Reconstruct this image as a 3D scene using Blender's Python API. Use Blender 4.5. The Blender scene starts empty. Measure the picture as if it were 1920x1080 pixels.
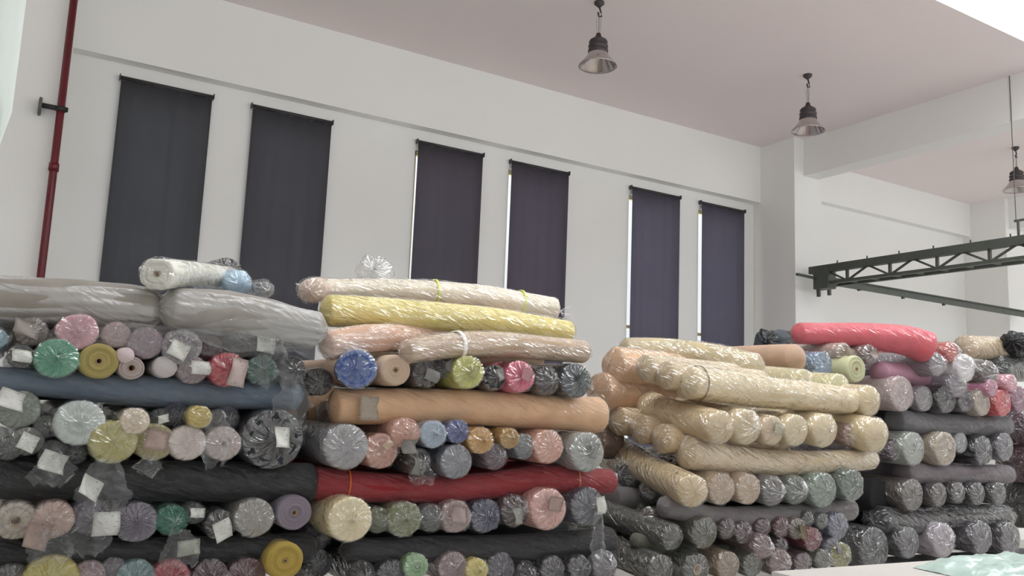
import bpy, bmesh, math, random
from mathutils import Vector, Matrix, noise

# ------------------------------------------------------------------ camera
EYE = 1.60
F_PX, YAW, PITCH, ROLL = 1603.26, math.radians(31.141), math.radians(8.259), math.radians(2.270)
_F = Vector((math.sin(YAW)*math.cos(PITCH), math.cos(YAW)*math.cos(PITCH), math.sin(PITCH)))
_R = Vector((math.cos(YAW), -math.sin(YAW), 0))
_U = _R.cross(_F)
RX = _R*math.cos(ROLL) + _U*math.sin(ROLL)
UX = -_R*math.sin(ROLL) + _U*math.cos(ROLL)
scene = bpy.context.scene
COL = scene.collection
cam_data = bpy.data.cameras.new('camera')
cam_data.sensor_width = 36.0
cam_data.lens = 36.0*F_PX/1920.0
cam_data.clip_end = 200
cam = bpy.data.objects.new('camera', cam_data)
COL.objects.link(cam)
M = Matrix((RX, UX, -_F)).transposed().to_4x4()
M.translation = Vector((0, 0, EYE))
cam.matrix_world = M
scene.camera = cam

# ------------------------------------------------------------------ light
SKY = .42
world = bpy.data.worlds.new('overcast_sky')
scene.world = world
world.use_nodes = True
bg = world.node_tree.nodes['Background']
bg.inputs['Color'].default_value = (0.93, 0.98, 1.0, 1)
_tc = world.node_tree.nodes.new('ShaderNodeTexCoord'); _sp = world.node_tree.nodes.new('ShaderNodeSeparateXYZ')
_mr = world.node_tree.nodes.new('ShaderNodeMapRange'); _rp = world.node_tree.nodes.new('ShaderNodeFloatCurve')
world.node_tree.links.new(_tc.outputs['Generated'], _sp.inputs[0])
_mr.inputs['From Min'].default_value = -1; _mr.inputs['From Max'].default_value = 1
world.node_tree.links.new(_sp.outputs['Z'], _mr.inputs['Value'])
# bright ground added below the horizon to lift the ceiling, overcast sky brightening to the zenith; curve value times 20
_c = _rp.mapping.curves[0]
_c.points[0].location = (0, .23); _c.points[1].location = (1, 1.0)
for _x, _y in ((.49, .23), (.51, .145), (.65, .17), (.80, .80)): _c.points.new(_x, _y)
_rp.mapping.update()
_ml = world.node_tree.nodes.new('ShaderNodeMath'); _ml.operation = 'MULTIPLY'; _ml.inputs[1].default_value = 20*SKY
world.node_tree.links.new(_mr.outputs['Result'], _rp.inputs['Value'])
world.node_tree.links.new(_rp.outputs[0], _ml.inputs[0]); world.node_tree.links.new(_ml.outputs[0], bg.inputs['Strength'])
scene.view_settings.view_transform = 'Standard'
scene.view_settings.look = 'None'
scene.view_settings.gamma = 1
scene.view_settings.use_curve_mapping = False
scene.view_settings.exposure = 0.0
scene.cycles.max_bounces = 8
scene.cycles.diffuse_bounces = 5
scene.cycles.transparent_max_bounces = 24
scene.cycles.transmission_bounces = 4
scene.cycles.glossy_bounces = 3


def area_light(name, loc, rot, sx, sy, power, color):
    d = bpy.data.lights.new(name, 'AREA')
    d.shape = 'RECTANGLE'; d.size = sx; d.size_y = sy
    d.energy = power; d.color = color
    o = bpy.data.objects.new(name, d); COL.objects.link(o)
    o.location = loc; o.rotation_euler = rot
    return o


def px(x, y, axis=1, val=3.7):
    """point where the sight line through photo pixel (x, y) meets a real plane; val is in metres"""
    d = _F + RX*((x-960)/F_PX) - UX*((y-540)/F_PX)
    if axis == 2:
        return Vector((0, 0, EYE)) + d*((val-EYE)/d[2])
    return Vector((0, 0, EYE)) + d*(val/d[axis])


def scale_at(p):
    return (p - Vector((0, 0, EYE))).dot(_F)/F_PX


# ------------------------------------------------------------------ materials
def lin(c):
    return tuple(((v/255)/12.92 if v/255 <= .04045 else ((v/255+.055)/1.055)**2.4) for v in c) + (1,)


MATS = {}


def new_mat(name):
    m = bpy.data.materials.new(name); m.use_nodes = True
    return m, m.node_tree.nodes, m.node_tree.links, m.node_tree.nodes['Principled BSDF']


def mat_plain(name, rgb, rough=.6, metal=0, vary=.06, nscale=3, bump=0, bscale=40):
    if name in MATS: return MATS[name]
    m, N, L, p = new_mat(name)
    c = lin(rgb)
    tc = N.new('ShaderNodeTexCoord')
    n = N.new('ShaderNodeTexNoise'); n.inputs['Scale'].default_value = nscale; n.inputs['Detail'].default_value = 5
    L.new(tc.outputs['Object'], n.inputs['Vector'])
    r = N.new('ShaderNodeValToRGB')
    r.color_ramp.elements[0].position = .3; r.color_ramp.elements[1].position = .7
    r.color_ramp.elements[0].color = tuple(v*(1-vary) for v in c[:3])+(1,)
    r.color_ramp.elements[1].color = tuple(min(1, v*(1+vary)) for v in c[:3])+(1,)
    L.new(n.outputs['Fac'], r.inputs['Fac']); L.new(r.outputs['Color'], p.inputs['Base Color'])
    p.inputs['Roughness'].default_value = rough; p.inputs['Metallic'].default_value = metal
    if bump:
        b = N.new('ShaderNodeBump'); b.inputs['Strength'].default_value = bump; b.inputs['Distance'].default_value = .01
        n2 = N.new('ShaderNodeTexNoise'); n2.inputs['Scale'].default_value = bscale
        L.new(tc.outputs['Object'], n2.inputs['Vector']); L.new(n2.outputs['Fac'], b.inputs['Height'])
        L.new(b.outputs['Normal'], p.inputs['Normal'])
    MATS[name] = m
    return m


def mat_cloth(rgb, end=False, dots=False):
    key = ('cloth', tuple(rgb), end, dots)
    if key in MATS: return MATS[key]
    m, N, L, p = new_mat(('rolled_cloth_end' if end else 'rolled_cloth'))
    c = tuple(v*.82 for v in lin(rgb)[:3])+(1,)
    at = N.new('ShaderNodeAttribute'); at.attribute_name = 'wind'
    sep = N.new('ShaderNodeSeparateXYZ'); L.new(at.outputs['Vector'], sep.inputs[0])
    tc = N.new('ShaderNodeTexCoord')
    n = N.new('ShaderNodeTexNoise'); n.inputs['Scale'].default_value = 9; n.inputs['Detail'].default_value = 4
    L.new(tc.outputs['Object'], n.inputs['Vector'])
    mp = N.new('ShaderNodeMapRange'); mp.inputs['From Min'].default_value = .3; mp.inputs['From Max'].default_value = .7
    mp.inputs['To Min'].default_value = .88; mp.inputs['To Max'].default_value = 1.08
    L.new(n.outputs['Fac'], mp.inputs['Value'])
    val = mp.outputs['Result']
    if end:
        # layers of the wound cloth: thin seams between turns
        nn = N.new('ShaderNodeTexNoise'); nn.inputs['Scale'].default_value = 14; L.new(tc.outputs['Object'], nn.inputs['Vector'])
        ad = N.new('ShaderNodeMath'); ad.operation = 'MULTIPLY_ADD'; ad.inputs[1].default_value = .02
        L.new(nn.outputs['Fac'], ad.inputs[0]); L.new(sep.outputs['Z'], ad.inputs[2])
        mu = N.new('ShaderNodeMath'); mu.operation = 'MULTIPLY'; mu.inputs[1].default_value = 2*math.pi/0.0075
        L.new(ad.outputs[0], mu.inputs[0])
        si = N.new('ShaderNodeMath'); si.operation = 'SINE'; L.new(mu.outputs[0], si.inputs[0])
        m2 = N.new('ShaderNodeMapRange'); m2.inputs['From Min'].default_value = -1; m2.inputs['From Max'].default_value = -.3
        m2.inputs['To Min'].default_value = .8; m2.inputs['To Max'].default_value = 1
        L.new(si.outputs[0], m2.inputs['Value'])
        mm = N.new('ShaderNodeMath'); mm.operation = 'MULTIPLY'
        L.new(val, mm.inputs[0]); L.new(m2.outputs['Result'], mm.inputs[1]); val = mm.outputs[0]
    mix = N.new('ShaderNodeVectorMath'); mix.operation = 'SCALE'
    mix.inputs[0].default_value = c[:3]; L.new(val, mix.inputs['Scale'])
    L.new(mix.outputs[0], p.inputs['Base Color'])
    p.inputs['Roughness'].default_value = .85
    p.inputs['Sheen Weight'].default_value = .05
    b = N.new('ShaderNodeBump'); b.inputs['Strength'].default_value = .35; b.inputs['Distance'].default_value = .006
    # creases run along the roll: stretch the noise with the winding coordinates
    cmb = N.new('ShaderNodeVectorMath'); cmb.operation = 'MULTIPLY'; cmb.inputs[1].default_value = (1.2, 1.2, 3)
    L.new(at.outputs['Vector'], cmb.inputs[0])
    n3 = N.new('ShaderNodeTexNoise'); n3.inputs['Scale'].default_value = 1.6; n3.inputs['Detail'].default_value = 2.5
    L.new(cmb.outputs[0], n3.inputs['Vector'])
    L.new(n3.outputs['Fac'], b.inputs['Height']); L.new(b.outputs['Normal'], p.inputs['Normal'])
    MATS[key] = m
    return m


def mat_film(kind='clear'):
    """polythene: clear, cloudy or black"""
    key = ('film', kind)
    if key in MATS: return MATS[key]
    m, N, L, p = new_mat('polythene_'+kind)
    out = N['Material Output']
    at = N.new('ShaderNodeAttribute'); at.attribute_name = 'wind'
    tc = N.new('ShaderNodeTexCoord')
    sc = N.new('ShaderNodeVectorMath'); sc.operation = 'MULTIPLY'; sc.inputs[1].default_value = (1.7, 1.7, 6)
    L.new(at.outputs['Vector'], sc.inputs[0])
    n1 = N.new('ShaderNodeTexNoise'); n1.inputs['Scale'].default_value = 1.8; n1.inputs['Detail'].default_value = 2.5
    n1.inputs['Distortion'].default_value = .6
    L.new(sc.outputs[0], n1.inputs['Vector'])
    n2 = N.new('ShaderNodeTexNoise'); n2.inputs['Scale'].default_value = 11; n2.inputs['Detail'].default_value = 2
    n2.inputs['Distortion'].default_value = 1.2
    L.new(tc.outputs['Object'], n2.inputs['Vector'])
    ad = N.new('ShaderNodeMath'); ad.operation = 'MULTIPLY_ADD'; ad.inputs[1].default_value = .5
    L.new(n2.outputs['Fac'], ad.inputs[0]); L.new(n1.outputs['Fac'], ad.inputs[2])
    b = N.new('ShaderNodeBump'); b.inputs['Strength'].default_value = 1.0; b.inputs['Distance'].default_value = (.015 if kind == 'cloudy' else .04)
    L.new(ad.outputs[0], b.inputs['Height'])
    tr = N.new('ShaderNodeBsdfTransparent')
    gl = N.new('ShaderNodeBsdfGlossy'); df = N.new('ShaderNodeBsdfDiffuse')
    L.new(b.outputs['Normal'], gl.inputs['Normal']); L.new(b.outputs['Normal'], df.inputs['Normal'])
    N.remove(p)
    veil = N.new('ShaderNodeMixShader'); mix = N.new('ShaderNodeMixShader')
    lw = N.new('ShaderNodeLayerWeight'); lw.inputs['Blend'].default_value = .5; L.new(b.outputs['Normal'], lw.inputs['Normal'])
    pw = N.new('ShaderNodeMath'); pw.operation = 'POWER'; pw.inputs[1].default_value = 3.5; L.new(lw.outputs['Facing'], pw.inputs[0])
    fa = N.new('ShaderNodeMath'); fa.operation = 'MULTIPLY_ADD'; L.new(pw.outputs[0], fa.inputs[0])
    ge = N.new('ShaderNodeNewGeometry'); inv = N.new('ShaderNodeMath'); inv.operation = 'SUBTRACT'; inv.inputs[0].default_value = 1
    L.new(ge.outputs['Backfacing'], inv.inputs[1])
    fr = N.new('ShaderNodeMath'); fr.operation = 'MULTIPLY'; L.new(fa.outputs[0], fr.inputs[0]); L.new(inv.outputs[0], fr.inputs[1])
    prm = {'thin': (.01, (.85, .86, .87), .02, .22, .99), 'loose': (.10, (.80, .82, .82), .14, .12, .97), 'clear': (.018, (.85, .86, .87), .11, .09, .985), 'cloudy': (.42, (.60, .58, .56), .04, .25, .95), 'black': (.96, (.012, .012, .014), .05, .2, .9)}[kind]
    veil.inputs[0].default_value = prm[0]; df.inputs['Color'].default_value = prm[1]+(1,)
    fa.inputs[1].default_value = (.3 if kind == 'thin' else .6); fa.inputs[2].default_value = prm[2]; gl.inputs['Roughness'].default_value = prm[3]
    gl.inputs['Color'].default_value = (1, 1, 1, 1)
    tr.inputs['Color'].default_value = (prm[4],)*3+(1,)
    L.new(tr.outputs[0], veil.inputs[1]); L.new(df.outputs[0], veil.inputs[2])
    L.new(fr.outputs[0], mix.inputs['Fac']); L.new(veil.outputs[0], mix.inputs[1]); L.new(gl.outputs[0], mix.inputs[2])
    L.new(mix.outputs[0], out.inputs['Surface'])
    MATS[key] = m
    return m


WALL = mat_plain('painted_plaster', (234, 233, 230), .85, vary=.02, nscale=.7, bump=.05, bscale=30)
CEIL = mat_plain('ceiling_plaster', (236, 225, 224), .9, vary=.02, nscale=.5)
PAPER = mat_plain('paper', (214, 214, 208), .7, vary=.05, nscale=60)
CARD = mat_plain('cardboard', (160, 135, 105), .8)


# ------------------------------------------------------------------ object helpers
def obj(name, bm_or_me, mats, parent=None, loc=None, smooth=True):
    if isinstance(bm_or_me, bmesh.types.BMesh):
        me = bpy.data.meshes.new(name); bm_or_me.to_mesh(me); bm_or_me.free()
    else:
        me = bm_or_me
    if not isinstance(mats, (list, tuple)): mats = [mats]
    for m in mats: me.materials.append(m)
    if smooth:
        for p in me.polygons: p.use_smooth = True
    o = bpy.data.objects.new(name, me); COL.objects.link(o)
    if loc is not None: o.location = loc
    if parent is not None: o.parent = parent
    return o


LABELS = {}


def tag(o, label, cat, group=None):
    n = len(label.split())
    assert 4 <= n <= 16, (n, label)
    assert label not in LABELS, label
    LABELS[label] = o
    o['label'] = label; o['category'] = cat
    if group: o['group'] = group


def thing(name, label, cat, loc, group=None, rot=(0, 0, 0)):
    o = bpy.data.objects.new(name, None); COL.objects.link(o)
    o.empty_display_size = .05
    o.location = loc; o.rotation_euler = rot
    tag(o, label, cat, group)
    return o


def struct(name, bm, m, parent=None, smooth=False):
    o = obj(name, bm, m, parent, smooth=smooth)
    if parent is None: o['kind'] = 'structure'
    return o


def box(bm, lo, hi, bev=0):
    lo, hi = Vector(lo), Vector(hi)
    r = bmesh.ops.create_cube(bm, size=1)
    vs = r['verts']
    for v in vs:
        v.co = Vector(((lo[i]+hi[i])/2 + v.co[i]*(hi[i]-lo[i]) for i in range(3)))
    if bev:
        es = set(e for v in vs for e in v.link_edges)
        bmesh.ops.bevel(bm, geom=list(es), offset=bev, segments=2, affect='EDGES')


def beam(bm, a, b, w, h, up=Vector((0, 0, 1))):
    a, b = Vector(a), Vector(b)
    t = (b-a).normalized()
    s = t.cross(up)
    if s.length < 1e-3: s = Vector((1, 0, 0))
    s.normalize(); u = s.cross(t)
    q = []
    for p in (a, b):
        for sx, sy in ((-1, -1), (1, -1), (1, 1), (-1, 1)):
            q.append(bm.verts.new(p + s*sx*w/2 + u*sy*h/2))
    for f in ((0, 1, 2, 3), (7, 6, 5, 4), (0, 4, 5, 1), (1, 5, 6, 2), (2, 6, 7, 3), (3, 7, 4, 0)):
        bm.faces.new([q[i] for i in f])


def tube(bm, pts, r, n=10):
    pts = [Vector(p) for p in pts]
    rings = []
    for i, p in enumerate(pts):
        t = (pts[min(i+1, len(pts)-1)]-pts[max(i-1, 0)]).normalized()
        s = t.cross(Vector((0, 0, 1)))
        if s.length < 1e-2: s = Vector((1, 0, 0))
        s.normalize(); u = s.cross(t)
        rr = r[i] if isinstance(r, (list, tuple)) else r
        rings.append([bm.verts.new(p+(s*math.cos(a)+u*math.sin(a))*rr) for a in [2*math.pi*k/n for k in range(n)]])
    for i in range(len(rings)-1):
        for k in range(n):
            bm.faces.new((rings[i][k], rings[i][(k+1) % n], rings[i+1][(k+1) % n], rings[i+1][k]))
    bm.faces.new(rings[0][::-1]); bm.faces.new(rings[-1])


def lathe(bm, prof, n=28, centre=(0, 0, 0)):
    c = Vector(centre); rings = []
    for r, z in prof:
        rings.append([bm.verts.new(c+Vector((r*math.cos(a), r*math.sin(a), z))) for a in [2*math.pi*k/n for k in range(n)]])
    for i in range(len(rings)-1):
        for k in range(n):
            bm.faces.new((rings[i][k], rings[i][(k+1) % n], rings[i+1][(k+1) % n], rings[i+1][k]))


# ------------------------------------------------------------------ room shell
ZC = 3.684+EYE            # ceiling
YW = 8.0                  # inner face of the window wall
YB = 7.87
XL, XR = -4.5, 24.0
X_OPEN = 0.4          # roof strip open to the sky, run on unseen for film glints
Y_NEAR = 2.7  # unseen near ceiling slab added up to here, limits the overhead light
Y_FRONT = -4.0
Y_OPEN = 4.115            # edge of the ceiling slab, open to the sky beyond

blinds_x = []
for i in range(6):
    x0 = 0.7208 + (i//2)*2.873 + (i % 2)*1.148
    blinds_x.append((x0, x0+.774))
BL_TOP = 2.772+EYE
WIN_LO, WIN_HI = 1.05, BL_TOP-.07
bm = bmesh.new()
opens = [(a+(.03 if n_ < 2 else -.014), b-.05) for n_, (a, b) in enumerate(blinds_x)]
opens.insert(0, (-2.2, -0.75))
xs = [XL]
for a, b in opens: xs += [a, b]
xs.append(XR)
for i in range(0, len(xs), 2):
    box(bm, (xs[i], YW, 0), (xs[i+1], YW+.22, ZC))
for a, b in opens:
    box(bm, (a, YW, 0), (b, YW+.22, WIN_LO)); box(bm, (a, YW, WIN_HI), (b, YW+.22, ZC))
struct('wall_back', bm, WALL)
bm = bmesh.new(); box(bm, (XL-.2, Y_FRONT-.2, 0), (XL, YW+.22, ZC)); struct('wall_left', bm, WALL)
bm = bmesh.new(); box(bm, (XR, Y_FRONT-.2, 0), (XR+.2, YW+.22, ZC)); struct('wall_right', bm, WALL)
bm = bmesh.new(); box(bm, (XL-.2, Y_FRONT-.2, -.1), (XR+.2, YW+.22, 0))
struct('floor', bm, mat_plain('concrete_floor', (176, 172, 166), .5, vary=.1, nscale=1.5))
bm = bmesh.new(); box(bm, (XL-.2, Y_OPEN, ZC), (XR+.2, YW+.22, ZC+.2))
box(bm, (XL-.2, Y_FRONT-.2, ZC), (X_OPEN, Y_OPEN-.002, ZC+.2)); box(bm, (X_OPEN+.002, Y_FRONT-.2, ZC), (XR+.2, Y_NEAR, ZC+.2)); struct('ceiling', bm, CEIL)
bm = bmesh.new(); box(bm, (XL-.2, Y_FRONT-.2, 0), (XR+.2, Y_FRONT, .9))  # unseen wall added behind the camera, openings shaped to admit front light
for xx in (-4.7, 5.0, 15.0, 23.8): box(bm, (xx, Y_FRONT-.2, .9), (xx+.4, Y_FRONT, ZC))
struct('wall_front_unseen', bm, mat_plain('grey_wall_paint', (150, 148, 146), .9))
# ring beam under the ceiling along the wall, one length for each bay
bm = bmesh.new(); box(bm, (.30, YB, 2.912+EYE), (8.6, YW+.02, ZC+.01)); struct('trim_1', bm, WALL)
bm = bmesh.new(); box(bm, (9.12, YB, 3.14+EYE), (13.5, YW+.02, ZC+.01)); struct('trim_2', bm, WALL)
bm = bmesh.new(); box(bm, (14.0, YB, 3.14+EYE), (XR, YW+.02, ZC+.01)); struct('trim_3', bm, WALL)
# columns
for k, (a, b) in enumerate(((-.2, .30), (8.6, 9.12), (13.5, 14.0))):
    bm = bmesh.new(); box(bm, (a, 7.3, 0), (b, YW+.02, ZC+.01), 0); struct('trim_%d' % (4+k), bm, WALL)
# cross beams running from the columns toward the open side
for k, (a, b) in enumerate(((8.78, 9.06), (13.6, 13.9))):
    bm = bmesh.new(); box(bm, (a, Y_OPEN+.01, 3.19+EYE), (b, 7.32, ZC+.01)); struct('trim_%d' % (7+k), bm, WALL)

# windows behind the blinds
FRAME = mat_plain('cream_window_frame', (238, 226, 176), .5)  # cream tint also carries the yellow glow leaking past the blind edges
gm, N, L, p = new_mat('window_glass')
tr = N.new('ShaderNodeBsdfTransparent'); mx = N.new('ShaderNodeMixShader'); mx.inputs[0].default_value = .1
p.inputs['Roughness'].default_value = .05; p.inputs['Base Color'].default_value = (.8, .85, .85, 1)
L.new(tr.outputs[0], mx.inputs[1]); L.new(p.outputs[0], mx.inputs[2]); L.new(mx.outputs[0], N['Material Output'].inputs['Surface'])
for k, (a, b) in enumerate(opens):
    bm = bmesh.new()
    for q in ((a, b, WIN_LO, WIN_LO+.05), (a, b, WIN_HI-.05, WIN_HI), (a, a+.04, WIN_LO, WIN_HI), (b-.04, b, WIN_LO, WIN_HI),
              (a, b, (WIN_LO+WIN_HI)/2-.02, (WIN_LO+WIN_HI)/2+.02)):
        box(bm, (q[0], YW+.06, q[2]), (q[1], YW+.12, q[3]))
    w = struct('window_%d' % (k+1), bm, FRAME)
    bm = bmesh.new(); box(bm, (a+.03, YW+.085, WIN_LO+.03), (b-.03, YW+.091, WIN_HI-.03))
    obj('glass_pane', bm, gm, w, smooth=False)

# blinds
BLIND = [(92, 93, 98), (92, 91, 97), (99, 94, 103), (103, 97, 108), (112, 108, 122), (112, 109, 123)]
bl_labels = ['dark grey roller blind nearest the red pipe', 'dark grey roller blind second from the red pipe',
             'slate roller blind rising behind the cream and yellow rolls, left of its pair',
             'slate roller blind above the right end of the yellow roll',
             'slate roller blind behind the beige roll, left of the column pair',
             'slate roller blind closest to the white column']
for i, (a, b) in enumerate(blinds_x):
    r = thing('roller_blind', bl_labels[i], 'blind', ((a+b)/2, YW-.04, BL_TOP), 'roller blinds on the window wall')
    w = (b-a)/2
    bm = bmesh.new(); random.seed(i)
    nx, nz = 30, 12
    H = BL_TOP-1.0
    g = [[bm.verts.new((-w+2*w*ix/nx, -.004+.006*math.sin(ix*.9+i)+.004*math.sin(ix*2.3+iz*.2), -.02-H*iz/nz)) for ix in range(nx+1)] for iz in range(nz+1)]
    for iz in range(nz):
        for ix in range(nx):
            bm.faces.new((g[iz][ix], g[iz][ix+1], g[iz+1][ix+1], g[iz+1][ix]))
    bmesh.ops.solidify(bm, geom=bm.faces[:], thickness=.002)
    obj('blind_cloth', bm, mat_plain('blind_cloth_%d' % i, BLIND[i], .75, vary=.05, nscale=2), r)
    bm = bmesh.new(); tube(bm, [(-w-.01, 0, 0), (w+.01, 0, 0)], .018, 12)
    obj('roller_tube', bm, mat_plain('blind_tube', (45, 42, 44), .5), r)
    for s in (-1, 1):
        bm = bmesh.new(); box(bm, (s*(w+.012)-.004, -.02, -.02), (s*(w+.012)+.004, .04, .03), .002)
        obj('bracket', bm, mat_plain('blind_bracket', (60, 58, 60), .4), r, smooth=False)
    bm = bmesh.new(); box(bm, (-w, -.012, -H-.035), (w, .006, -H-.012), .003)
    obj('bottom_rail', bm, mat_plain('blind_tube', (45, 42, 44), .5), r, smooth=False)

# red fire pipe against the left column
xp = px(105, 300, 1, 7.22)
pt, pb_ = px(137, 0, 1, 7.22), px(80, 500, 1, 7.22)
xm = (pt.x+pb_.x)/2
r = thing('fire_pipe', 'red vertical pipe in the corner left of the blinds', 'pipe', (xm, 7.22, 0))
RED = mat_plain('red_pipe_paint', (98, 18, 30), .35, vary=.12, nscale=8)
bm = bmesh.new(); tube(bm, [(0, 0, .02), (0, 0, ZC-.01)], .028, 16); obj('pipe', bm, RED, r)
for zz in (px(98, 313, 1, 7.22).z, .6):
    bm = bmesh.new(); tube(bm, [(0, 0, zz-.03), (0, 0, zz+.03)], .036, 16); obj('coupling', bm, RED, r)
zb = px(112, 203, 1, 7.2).z
DK = mat_plain('dark_bracket_steel', (38, 36, 38), .45)
bm = bmesh.new(); tube(bm, [(0, 0, zb-.018), (0, 0, zb+.018)], .037, 16)
box(bm, (-.13, -.016, zb-.015), (.05, .012, zb+.02), .003); obj('pipe_clamp', bm, DK, r)
bm = bmesh.new(); box(bm, (-.15, -.02, zb-.06), (-.128, .078, zb+.06), .003)
obj('clamp_plate', bm, mat_plain('grey_clamp_plate', (98, 96, 94), .5), r)

# pendant lamps
def lamp(hx, hy, sy, label, zc=ZC, kind='clear'):
    h = px(hx, hy, 2, zc)
    h.y = 5.85
    t = px(hx, sy, 1, 5.85)
    r = thing('pendant_lamp', label, 'lamp', (h.x, h.y, zc), 'high bay lamps under the ceiling')
    z = t.z-zc
    st = mat_plain('lamp_steel', (120, 112, 110), .35, .8)
    dkm = mat_plain('lamp_dark', (62, 54, 56), .5)
    bm = bmesh.new(); lathe(bm, [(.001, 0), (.045, 0), (.045, -.02), (.012, -.05), (.001, -.05)], 20)
    tube(bm, [(0, 0, -.04), (.02, 0, -.09), (.03, 0, -.13), (0, 0, -.14), (-.01, 0, -.1)], .008, 8)
    obj('ceiling_hook', bm, dkm, r)
    bm = bmesh.new()
    tube(bm, [(0, 0, -.12), (.004, 0, z*.5), (0, 0, z+.16)], .005, 8)
    for s in (-1, 1):
        tube(bm, [(.02*s, 0, -.12), (.026*s, .004, z*.4), (.012*s, 0, z+.16)], .0022, 6)
    obj('suspension_cord', bm, mat_plain('cord_grey', (150, 142, 140), .5), r)
    bm = bmesh.new()
    lathe(bm, [(.001, z+.19), (.02, z+.185), (.03, z+.15), (.075, z+.12), (.085, z+.10), (.07, z+.085), (.088, z+.07), (.088, z+.05), (.075, z+.04), (.09, z+.025), (.09, z), (.06, z-.01), (.001, z-.01)], 28)
    obj('driver_housing', bm, dkm, r)
    bm = bmesh.new()
    prof = [(.085, z), (.10, z-.03), (.135, z-.075), (.165, z-.11), (.172, z-.125), (.160, z-.112), (.128, z-.07), (.095, z-.025), (.08, z)]
    lathe(bm, prof, 40)
    sh = mat_plain('lamp_shade_polished', (190, 182, 180), .18, .75, vary=.1, nscale=12)
    obj('lamp_shade', bm, sh, r)
    bm = bmesh.new(); lathe(bm, [(.001, z-.035), (.05, z-.03), (.06, z-.01)], 24); obj('lamp_lens', bm, mat_plain('lamp_lens', (215, 215, 210), .3), r)
lamp(1122, 5, 100, 'high bay lamp nearest the camera, above the third blind')
lamp(1507, 143, 222, 'high bay lamp above the white column')
lamp(1909, 275, 340, 'high bay lamp beyond the cross beam at the right edge')

# steel gantry over the right side
STEEL = mat_plain('grey_green_steel', (84, 88, 82), .5, .3, vary=.1, nscale=6)
A = px(1545, 512, 1, 7.0)
gx, gz = A.x, A.z
r = thing('lattice_girder', 'grey steel lattice girder running from the column toward the right edge', 'girder', (gx, 7.0, gz))
bm = bmesh.new()
for dz in (0.05,):
    beam(bm, (0, .2, dz), (0, -3.9, dz), .09, .09)
obj('top_chord', bm, STEEL, r, smooth=False)
bm = bmesh.new(); beam(bm, (.0, .1, -.13), (.0, -3.9, -.13), .05, .035); beam(bm, (.22, .1, -.13), (.22, -3.9, -.13), .05, .035)
obj('bottom_chord', bm, STEEL, r, smooth=False)
bm = bmesh.new()
n = 13
for i in range(n):
    y0, y1 = -.05-i*.29, -.05-(i+1)*.29
    za, zb2 = (.02, -.13) if i % 2 == 0 else (-.13, .02)
    beam(bm, (0, y0, za), (0, y1, zb2), .022, .022)
    beam(bm, (0, y0, -.13), (.22, y0, -.13), .03, .02)
    if i % 2 == 0: beam(bm, (0, y1, -.14), (0, y1, .02), .03, .03)
obj('lattice', bm, STEEL, r, smooth=False)
bm = bmesh.new()
for i in range(9): beam(bm, (0, -.2-i*.42, .09), (0, -.2-i*.42, .135), .012, .012)
obj('bolt_row', bm, STEEL, r, smooth=False)
bm = bmesh.new(); q0 = px(1555, 528, 1, 7.0)-Vector((gx, 7.0, gz))
box(bm, (-.06, -.1, -.2), (.10, .12, .09), .004)
obj('end_plate', bm, STEEL, r, smooth=False)
bm = bmesh.new(); yh = px(1911, 460, 0, gx).y
zt_ = px(1911, 412, 0, gx).z-gz
beam(bm, (0, yh-7.0, .09), (0, yh-7.0, zt_), .02, .02); beam(bm, (.03, yh-7.0-.12, zt_), (.03, yh-7.0+.05, zt_), .03, .02)
beam(bm, (0, yh-6.98, zt_), (0, yh-6.98, ZC-gz), .006, .006)
obj('hanger', bm, STEEL, r, smooth=False)

a = px(1494, 519, 1, 7.1); b = px(1600, 538, 1, 7.1)
zr = px(1700, 552, 1, 7.1).z
r = thing('track_rail', 'grey steel rail hung along the wall below the lattice girder', 'rail', (a.x, 7.1, zr))
bm = bmesh.new()
L0 = px(1556, 530, 1, 7.1).x-a.x; L1 = px(1925, 580, 1, 7.1).x-a.x
beam(bm, (L0, 0, 0), (L1, 0, 0), .05, .085); beam(bm, (L0, 0, .04), (L1, 0, .04), .10, .015)
obj('rail', bm, STEEL, r, smooth=False)
bm = bmesh.new(); beam(bm, (0, 0, .02), (L0+.02, 0, .0), .03, .03); obj('wall_arm', bm, STEEL, r, smooth=False)
for xq, h in ((1534, .22), (1554, .18), (1610, .06), (1692, .07), (1768, .07)):
    xx = px(xq, 540, 1, 7.1).x-a.x
    bm = bmesh.new(); beam(bm, (xx, 0, .02), (xx+.01, 0, -h), .035, .035); obj('drop_bracket', bm, STEEL, r, smooth=False)


# ------------------------------------------------------------------ rolls of cloth
def catmull(pts, n):
    if len(pts) == 2:
        return [pts[0].lerp(pts[1], i/(n-1)) for i in range(n)]
    P = [pts[0]*2-pts[1]] + list(pts) + [pts[-1]*2-pts[-2]]
    seg = len(pts)-1; out = []
    for i in range(n):
        t = i/(n-1)*seg; k = min(int(t), seg-1); u = t-k
        a, b, c, d = P[k:k+4]
        out.append(.5*((2*b)+(c-a)*u+(2*a-5*b+4*c-d)*u*u+(3*b-a-3*c+d)*u**3))
    return out


def lerp_list(v, t):
    k = t*(len(v)-1); i = min(int(k), len(v)-2); return v[i]+(v[i+1]-v[i])*(k-i)


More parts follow.
